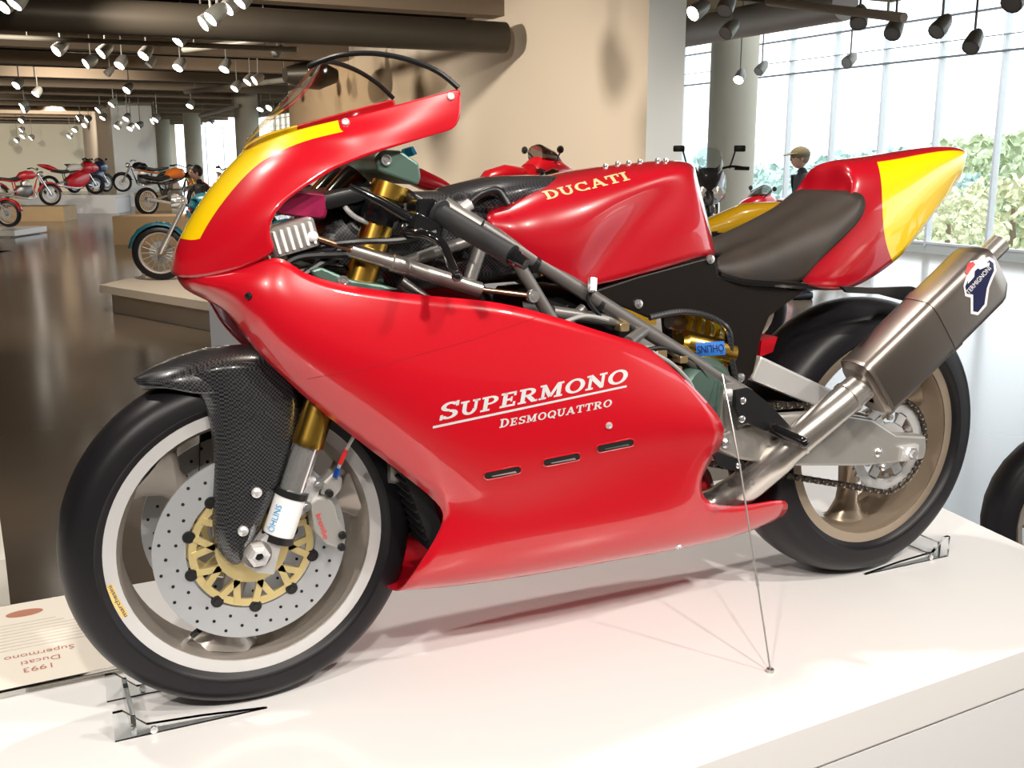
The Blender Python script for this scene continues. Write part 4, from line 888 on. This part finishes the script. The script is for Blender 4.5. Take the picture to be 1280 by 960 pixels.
for px, D, zt, wd_, kd, lb in ((1010, 35.9, .9, 5.7, 2, 'blue green tree outside behind the person in the cap'), (1075, 80.7, 1.62, 12, 2, 'blue green tree outside the panes above the tail unit'), (1150, 50.1, .45, 4.8, 0, 'pale green tree outside behind the yellow tail'), (1195, 37.5, .02, 4.3, 1, 'yellow green bushy tree outside above the silencer'), (1230, 87.8, 3.08, 13.5, 0, 'tall pale green tree outside near the silencer tip'), (1275, 43, .43, 7.5, 1, 'yellow green tree outside beyond the last mullion'), (960, 55.1, .79, 7.8, 2, 'blue green tree outside beside the concrete column'), (1120, 61.6, 1.68, 10.9, 2, 'distant blue green tree outside between the mullions'), (1310, 68.3, 3.01, 13.5, 0, 'tall green tree outside at the end of the windows'), (890, 44.7, 1.13, 7.5, 2, 'distant blue green tree outside behind the black motorcycle'), (1180, 31.1, -2.22, 3.7, 1, 'low yellow green bush outside below the sill line'), (1240, 23.8, -1.48, 6.4, 1, 'low yellow bush outside under the tall pale tree')):
    tree(px, D, zt, wd_, kd, lb)
# ================================================================== other displays
def plinth(name, poly, ztop, lid, label, m=PLAT, mb=PLATS, inset=.12, group=None):
    c = sum(poly, Vector())/len(poly); e = empty(name, (c.x, c.y, FZ), 0, label, 'plinth', group)
    q = [Vector((p.x-c.x, p.y-c.y, 0)) for p in poly]
    G().prism([p+Vector((0, 0, ztop-FZ-lid)) for p in q], (0, 0, lid)).build('lid', m, e, smooth=False)
    G().prism([p*(1-inset) for p in q], (0, 0, ztop-FZ-lid)).build('base', mb, e, smooth=False)
    return e
def rect_plinth(name, c, sx, sy, ztop, lid, label, rz=0, m=PLAT, mb=PLATS, inset=.0):
    R = Matrix.Rotation(rz, 3, 'Z'); return plinth(name, [Vector(c)+R@Vector((a*sx/2, b*sy/2, 0)) for a, b in ((-1, -1), (1, -1), (1, 1), (-1, 1))], ztop, lid, label, m, mb, inset)
def moto(style, front, ang, label, col, wheelm=RIMM, wr=.31, seatm=BLK, group=None, acc=None, by='front', guards=True):
    """a parked motorcycle; `front` = ground point of its front (or rear) tyre, heading `ang`"""
    wb = 1.42; off = wb if by == 'front' else 0
    loc = Vector(front)-Vector((math.cos(ang), math.sin(ang), 0))*off
    e = empty('motorcycle', loc, ang, label, 'motorcycle', group); acc = acc or col
    tw = .055 if style != 'sport' else .075
    for x, nm in ((wb, 'front_wheel'), (0, 'rear_wheel')):
        c = Vector((x, 0, wr)); g = G(); rl = wr-.075
        g.lathe([(rl-.02, -.04), (rl, -.045), (rl, .045), (rl-.02, .04)], c, closed=True, n=28).lathe([(.0, -.06), (.04, -.06), (.04, .06), (0, .06)], c, n=14)
        ns = 3 if style == 'sport' else 18
        for k in range(ns):
            a = 2*math.pi*k/ns; d = Vector((math.cos(a), 0, math.sin(a))); g.tube([c+d*.03, c+d*(rl-.01)], .02 if ns == 3 else .004, 6)
        rim = g.build(nm, wheelm, e)
        G().lathe([(rl-.012, -.035)]+[(rl+.01+(wr-rl-.01)*max(0, math.cos(t))**.6, tw*math.sin(t)) for t in [(-1.5708+k*.3927) for k in range(9)]]+[(rl-.012, .035)], c, n=32).build('tyre', RUB, rim)
        if style != 'old' or x: G().lathe([(.06, -.07), (.13, -.07), (.13, -.065), (.06, -.065)], c, closed=True, n=24).build('brake_disc', DISC, rim)
    for s in (-1, 1):
        G().tube([(wb, s*.09, wr), (wb-.30, s*.09, .86+(.1 if style == 'dirt' else 0))], [.026, .02], 10).build('fork_leg', CHR if style != 'dirt' else GOLD, e)
        G().tube([(0, s*.1, wr), (.48, s*.09, .42)], .022, 8).build('swingarm', ALUM, e)
    eng = G().loft([(.48, 0, .40, .1, .08), (.56, 0, .42, .15, .16), (.78, 0, .42, .15, .17), (.92, 0, .46, .09, .12)], e=4).build('engine', mat('bike engine', (.18, .18, .18), .4, .8), e)
    G().loft([(.66, 0, .58, .09, .1), (.76, 0, .62, .11, .13), (.86, 0, .6, .09, .1)], e=5).build('cylinder', ALUM, eng)
    fr = G()
    for s in (-1, 1): fr.tube([(1.1, 0, .84), (.9, s*.1, .78), (.45, s*.11, .68), (.1, s*.1, .74)], .018, 8).tube([(1.1, 0, .78), (.95, s*.08, .3), (.5, s*.09, .27), (.45, s*.1, .66)], .016, 8)
    fr.build('frame', mat('bike frame', (.04, .04, .045), .4) if style != 'old' else col, e)
    zt = .86 if style != 'dirt' else .92
    G().loft([(.56, 0, zt-.06, .07, .04), (.64, 0, zt-.02, .12, .10), (.82, 0, zt, .15, .13), (.98, 0, zt, .13, .11), (1.06, 0, zt-.01, .06, .05)], n=20).build('fuel_tank', col, e)
    up = .12 if style == 'sport' else .02
    G().loft([(-.12 if style != 'sport' else .12, 0, zt-.08+up, .07, .03), (.1, 0, zt-.11+up*.6, .11, .05), (.36, 0, zt-.13, .12, .05), (.6, 0, zt-.08, .09, .05)] if style != 'sport' else [(.1, 0, zt-.05, .1, .04), (.25, 0, zt-.1, .12, .045), (.45, 0, zt-.12, .12, .045), (.62, 0, zt-.09, .08, .04)], n=14, e=3).build('seat', seatm, e)
    if style == 'sport':
        G().loft([(-.32, 0, zt+.09, .02, .015), (-.2, 0, zt+.06, .07, .05), (0, 0, zt+.01, .11, .09), (.2, 0, zt-.06, .11, .07), (.34, 0, zt-.12, .08, .03)], n=18).build('tail_unit', acc, e)
        f_ = G(); f_.loft([(1.56, 0, .84, .03, .05), (1.48, 0, .84, .12, .12), (1.32, 0, .86, .19, .19), (1.14, 0, .86, .22, .2), (1.06, 0, .84, .2, .16)], n=22, e=2.6); f_.loft([(1.22, 0, .6, .16, .18), (1.0, 0, .5, .21, .3), (.75, 0, .45, .22, .27), (.5, 0, .36, .19, .16)], n=22, e=3.2); fa_ = f_.build('fairing', acc, e)
        G().loft([(1.42, 0, .95, .06, .03), (1.3, 0, 1.03, .13, .08), (1.16, 0, 1.08, .15, .09), (1.13, 0, 1.08, .14, .08)], n=18, caps=False).build('windscreen', glassy('smoked screen', (.3, .28, .26), .3), e)
        for s in (-1, 1): G().tube([(1.25, s*.15, 1.0), (1.22, s*.3, 1.1)], .008, 6).sphere((1.2, s*.33, 1.12), .05, (.4, 1.1, .7), 10).build('mirror', BLK, e)
        hb = .93
    else:
        hb = zt+.17 if style != 'adv' else zt+.2
        G().lathe([(0, .07), (.08, .06), (.085, 0), (.05, -.09), (0, -.1)], (1.2, 0, .88), axis=(1, 0, .05), n=18).build('headlight', CHR if style == 'old' else GLOSSBLK, e)
        if style != 'old' or True: G().lathe([(0, .072), (.074, .063)], (1.2, 0, .88), axis=(1, 0, .05), n=18).build('headlight_glass', WST, e)
    G().tube(smooth_path([(1.0, -.38, hb), (1.06, -.2, hb+.02), (1.12, 0, hb-.04), (1.06, .2, hb+.02), (1.0, .38, hb)], 4), .012, 8).build('handlebar', GLOSSBLK, e)
    for s in (-1, 1): G().tube([(1.02, s*.25, hb+.005), (1.0, s*.39, hb)], .019, 10).build('grip', BLK, e)
    if style == 'adv':
        G().loft([(1.5, 0, .78, .04, .06), (1.38, 0, .86, .12, .14), (1.2, 0, .9, .17, .17), (1.05, 0, .86, .14, .12)], n=20, e=3).build('fairing', acc, e)
        G().loft([(1.36, 0, 1.0, .08, .03), (1.26, 0, 1.1, .13, .09), (1.18, 0, 1.16, .12, .1)], n=16, caps=False).build('windscreen', glassy('pale screen', (.75, .78, .8), .3), e)
        for s in (-1, 1):
            G().tube([(1.06, s*.2, hb), (1.05, s*.25, hb+.17)], .009, 6).build('mirror_stalk', BLK, e)
            G().bbox((1.05, s*.29, hb+.19), (.03, .11, .06), .012).build('mirror', BLK, e)
            G().lathe([(0, .02), (.055, .015), (.06, -.02)], (1.47, s*.075, .84), axis=(1, 0, .1), n=16).build('headlight', mat('lamp glass', (.9, .88, .8), .1, 0, 1), e)
    # mudguards
    def guard(nm, cx, r_, a0, a1, m):
        rows = []
        for k in range(9):
            a = math.radians(a0+(a1-a0)*k/8); d = Vector((math.cos(a), 0, math.sin(a))); c = Vector((cx, 0, wr))
            rows.append([c+d*(r_-.03)+Vector((0, -.075, 0)), c+d*r_+Vector((0, -.05, 0)), c+d*(r_+.012), c+d*r_+Vector((0, .05, 0)), c+d*(r_-.03)+Vector((0, .075, 0))])
        o = G().grid(rows).build(nm, m, e); md = o.modifiers.new('solid', 'SOLIDIFY'); md.thickness = .004
    if not guards: pass
    elif style == 'dirt': guard('front_mudguard', wb, wr+.14, 30, 125, acc); G().loft([(.3, 0, .93, .1, .02), (0, 0, .97, .09, .015), (-.25, 0, 1.0, .06, .012)], e=4).build('rear_mudguard', acc, e)
    else:
        guard('front_mudguard', wb, wr+.035, 10, 165, acc if style != 'sport' else GLOSSBLK)
        if style != 'sport': guard('rear_mudguard', 0, wr+.05, 25, 195, acc)
    G().tube(smooth_path([(.92, -.1, .42), (.98, -.14, .28), (.8, -.16, .22), (.3, -.17, .3), (-.15, -.18, .38)], 5), [.022]*10+[.036]*11, 12).build('exhaust', CHR, e)
    return e
D2R = math.radians
TEAL = mat('teal paint', (.01, .10, .14), .3, 0, .8); ORG = mat('orange paint', (.8, .2, .02), .35, 0, .6); GRN = mat('dark blue paint', (.03, .05, .12), .3, 0, .6)
BYEL = mat('amber yellow paint', (.88, .50, .01), .3, 0, .8)
WOOD = mat('plinth wood', (.34, .23, .12), .6, noise=(.45, .32, .18), bscale=3)
TANW = mat('tan plinth', (.66, .58, .48), .5)
# teal motorcycle on its low plinth
tf = PD(203, 350, 11.9); zt = tf.z
q1, q2, q4 = PZ(124, 356, zt), PZ(300, 384, zt), PZ(183, 343, zt)
plinth('display_plinth', [q1, q2, q2+(q4-q1)*2.2, q1+(q4-q1)*2.2], zt, .085, 'low white plinth under the teal motorcycle', TANW, TANW, .10)
moto('old', tf, D2R(166), 'teal motorcycle with chrome fork on a low white plinth', TEAL)
# grey plinth end behind the nose of the red racer
b0 = PD(274, 420, 6.2); rect_plinth('display_plinth', Vector((b0.x+.42, b0.y+.05, 0)), .8, .5, .12, .03, 'grey plinth standing behind the nose of the red racer', D2R(-26), PLATS, mat('grey plinth side', (.42, .43, .45), .6))
# left edge displays
s1 = PD(12, 284, 24.0); moto('old', s1, D2R(-30), 'red motorcycle with spoked front wheel on a white slab beside wooden crate', RED)
rect_plinth('display_plinth', Vector((s1.x-1.5, s1.y+.3, 0)), 4.3, 1.6, s1.z, .12, 'white slab plinth under the red spoked-wheel motorcycle', D2R(-26), inset=.06)
s2 = PD(0, 322, 19); rect_plinth('display_plinth', Vector((s2.x-1.2, s2.y+.5, 0)), 2.7, 1.3, s2.z, .12, 'empty white slab plinth in front of the spoked-wheel motorcycle', D2R(-26), inset=.05)
s3 = PZ(14, 702, .02); rect_plinth('display_plinth', Vector((s3.x-.62, s3.y+.25, 0)), 1.2, .5, .02, .08, 'cream plinth corner beyond the information card', D2R(2), mat('cream plinth', (.8, .76, .68), .5), mat('cream plinth'))
c1_ = PD(64, 257, 29.7); moto('old', PD(64, 257, 29.7), D2R(18), 'red vintage motorcycle on the long wooden crate', mat('maroon paint', (.45, .02, .03), .3, 0, .7))
rect_plinth('wooden_crate', Vector((c1_.x-.8, c1_.y+.1, 0)), 2.7, 1.2, c1_.z, .04, 'long low wooden crate under the red vintage motorcycle', D2R(-20), WOOD, WOOD)
c2_ = PD(120, 243, 34); moto('sport', c2_, D2R(14), 'red and white racing motorcycle on the far white plinth', mat('white fairing', (.75, .72, .66), .35, 0, .5), acc=RED, wheelm=BLK)
rect_plinth('display_plinth', Vector((c2_.x-.55, c2_.y+.3, 0)), 2.9, 1.8, c2_.z, .12, 'far white plinth by the beige pillar under the red and white racer', D2R(-20))
moto('sport', PD(133, 240, 36.5), D2R(40), 'dark blue motorcycle behind the red and white racer on the far plinth', GRN, wheelm=WST, acc=GRN)
c3_ = PD(150, 241, 35); rect_plinth('wooden_crate', Vector((c3_.x+1.15, c3_.y, 0)), 1.2, 1.0, c3_.z, .04, 'small wooden crate right of the far white plinth', D2R(-20), WOOD, WOOD)
moto('old', PD(146, 240, 35)+Vector((.2, 0, 0)), D2R(165), 'black motorcycle with white wheel on the small wooden crate', GLOSSBLK, wheelm=WST)
c4_ = PD(185, 269, 23.5); moto('dirt', c4_, D2R(30), 'orange and white off-road motorcycle with raised handlebars on white plinth', ORG, by='rear', acc=ORG, wheelm=WST)
rect_plinth('display_plinth', Vector((c4_.x+.75, c4_.y+.3, 0)), 2.2, .9, c4_.z, .1, 'white plinth under the orange off-road motorcycle', D2R(20))
c5_ = PZ(147, 306, FZ); rect_plinth('wooden_crate', Vector((c5_.x+.85, c5_.y+.1, 0)), 1.6, .9, PD(147, 271, 20.6).z, .04, 'tall wooden crate behind the teal front wheel', D2R(-24), WOOD, WOOD)
l_ = PD(262, 290, 17); moto('old', l_, D2R(200), 'red and chrome motorcycle behind the teal motorcycle', RED)
rect_plinth('display_plinth', Vector((l_.x+.7, l_.y+.25, 0)), 2.2, .7, l_.z, .1, 'white plinth under the red and chrome motorcycle', D2R(200))
# behind the handlebars, in front of the partition
g_ = PD(702, 340, 9.8); moto('sport', g_, D2R(2), 'red sports motorcycle with black seat in front of the beige partition', RED)
rect_plinth('display_plinth', Vector((g_.x-.7, g_.y, 0)), 2.4, .9, g_.z, .1, 'white plinth under the red sports motorcycle by the partition', D2R(2))
# right of the partition
h_ = PD(882, 352, 10.0); moto('adv', h_, D2R(236), 'black touring motorcycle with two mirrors in front of the column', mat('tourer black', (.03, .03, .035), .3, 0, .6))
rect_plinth('display_plinth', Vector((h_.x+.3, h_.y+.45, 0)), 1.7, .6, h_.z, .1, 'white plinth under the black touring motorcycle', D2R(56))
i_ = PD(918, 446, 6.6); moto('sport', i_, D2R(148), 'amber yellow sports motorcycle behind the racer seat', BYEL, acc=BYEL, by='rear')
rect_plinth('display_plinth', Vector((i_.x-.6, i_.y+.38, 0)), 2.2, .7, i_.z, .1, 'white plinth under the amber yellow motorcycle', D2R(148))
j_ = PD(930, 338, 14.5); moto('sport', j_, D2R(170), 'red motorcycle beyond the amber yellow one', RED)
rect_plinth('display_plinth', Vector((j_.x+.7, j_.y, 0)), 2.3, .8, j_.z, .1, 'white plinth under the red motorcycle near the windows', D2R(170))
k_ = PD(1352, 779, 3.05); moto('sport', k_, D2R(150), 'motorcycle beyond the platform with only its front tyre in view', GLOSSBLK, acc=GLOSSBLK, guards=False)
rect_plinth('display_plinth', Vector((k_.x+.74, k_.y-.40, 0)), 2.0, .36, k_.z, .08, 'low plinth beyond the platform under the cropped motorcycle', D2R(150))
# ================================================================== visitors
def person(loc, ang, label, top, legs, hair, cap=None, lean=.0):
    e = empty('person', loc, ang, label, 'person'); skin = mat('skin', (.5, .30, .22), .55)
    V_ = {'pel': (0, 0, .95), 'sp': (.02+lean*.3, 0, 1.15), 'ch': (.02+lean*.8, 0, 1.34), 'nk': (.03+lean, 0, 1.5), 'hd0': (.05+lean*1.15, 0, 1.57)}
    for s, n in ((1, 'l'), (-1, 'r')):
        V_.update({'hip'+n: (0, s*.09, .9), 'kn'+n: (.03, s*.1, .5), 'an'+n: (-.02, s*.1, .09), 'to'+n: (.13, s*.12, .04), 'sh'+n: (.02+lean*.9, s*.18, 1.43), 'el'+n: (-.02+lean, s*.24, 1.16), 'wr'+n: (.16+lean, s*.2, .98)})
    E_ = [('pel', 'sp'), ('sp', 'ch'), ('ch', 'nk'), ('nk', 'hd0')]
    for n in 'lr': E_ += [('pel', 'hip'+n), ('hip'+n, 'kn'+n), ('kn'+n, 'an'+n), ('an'+n, 'to'+n), ('ch', 'sh'+n), ('sh'+n, 'el'+n), ('el'+n, 'wr'+n)]
    K = list(V_); me = bpy.data.meshes.new('body'); me.from_pydata([V_[k] for k in K], [(K.index(a), K.index(b)) for a, b in E_], [])
    o = bpy.data.objects.new('body', me); COL.objects.link(o); o.parent = e
    o.modifiers.new('skin', 'SKIN'); md = o.modifiers.new('sub', 'SUBSURF'); md.levels = 2; md.render_levels = 2
    R_ = {'pel': (.15, .12), 'sp': (.15, .11), 'ch': (.17, .12), 'nk': (.06, .06), 'hd0': (.055, .055)}
    for k, sv in zip(K, me.skin_vertices[0].data):
        b = k[:-1] if k not in R_ else k
        sv.radius = R_.get(k) or {'hip': (.1, .1), 'kn': (.065, .065), 'an': (.045, .045), 'to': (.04, .035), 'sh': (.065, .065), 'el': (.045, .045), 'wr': (.03, .03)}[b]
        if k == 'pel': sv.use_root = True
    me.materials.append(top)
    hx = .07+lean*1.3; hz = 1.67
    G().sphere((hx, 0, hz), .105, (.95, .76, 1.12), 16).sphere((hx+.1, 0, hz-.01), .018, (1, .7, 1.3), 8).sphere((hx, .082, hz-.01), .026, (.7, .4, 1.2), 8).sphere((hx, -.082, hz-.01), .026, (.7, .4, 1.2), 8).build('head', skin, e)
    G().sphere((hx-.018, 0, hz+.025), .112, (.98, .82, 1.02), 14).build('hair', hair, e)
    for s in (1, -1):
        g_ = G(); b = Vector((.17+lean, s*.2, .97)); g_.sphere(b, .04, (1.1, .5, .9), 10)
        for k in range(4): g_.tube([b+Vector((.02, s*.0, .02-.017*k)), b+Vector((.07, 0, .015-.018*k)), b+Vector((.09-.004*k, -s*.02, .0-.018*k))], .0085, 6)
        g_.tube([b+Vector((0, -s*.01, .03)), b+Vector((.04, -s*.035, .04))], .009, 6); g_.build('hand', skin, e)
        G().tube([(0, s*.09, .98), (.03, s*.1, .52), (-.02, s*.1, .1)], [.115, .085, .065], 12).build('trouser_leg', legs, e)
        G().loft([(-.08, s*.1, .045, .04, .045), (.02, s*.1, .05, .05, .05), (.18, s*.11, .03, .045, .03)], n=12).build('shoe', BLK, e)
    for s in (1, -1): G().sphere((hx+.088, s*.033, hz+.012), .012, n=8).build('eye', BLK, e)
    G().sphere((hx+.088, 0, hz-.05), .02, (.5, 1.2, .35), 8).build('mouth', mat('lips', (.35, .12, .1), .6), e)
    if cap: G().sphere((hx-.012, 0, hz+.05), .118, (1.02, .86, .8), 14).loft([(hx+.06, 0, hz+.06, .085, .012), (hx+.13, 0, hz+.05, .075, .009), (hx+.19, 0, hz+.035, .04, .006)], n=12).build('cap', cap, e)
    return e
p1 = PD(1012, 202, 12.4); person((p1.x, p1.y, FZ), D2R(165), 'visitor in an olive cap and dark jacket looking down near the windows', mat('dark jacket', (.03, .03, .04), .8), mat('jeans', (.06, .08, .14), .8), mat('grey hair', (.2, .17, .14), .7), mat('olive cap', (.17, .14, .08), .8), .05)
p2 = PD(258, 202, 15.5); person((p2.x, p2.y, FZ), D2R(190), 'dark-haired visitor in a black shirt behind the teal motorcycle', mat('black shirt', (.012, .012, .014), .8), mat('dark trousers', (.03, .03, .04), .8), mat('black hair', (.01, .009, .008), .5), None, .1).scale = (.88, .88, .88)
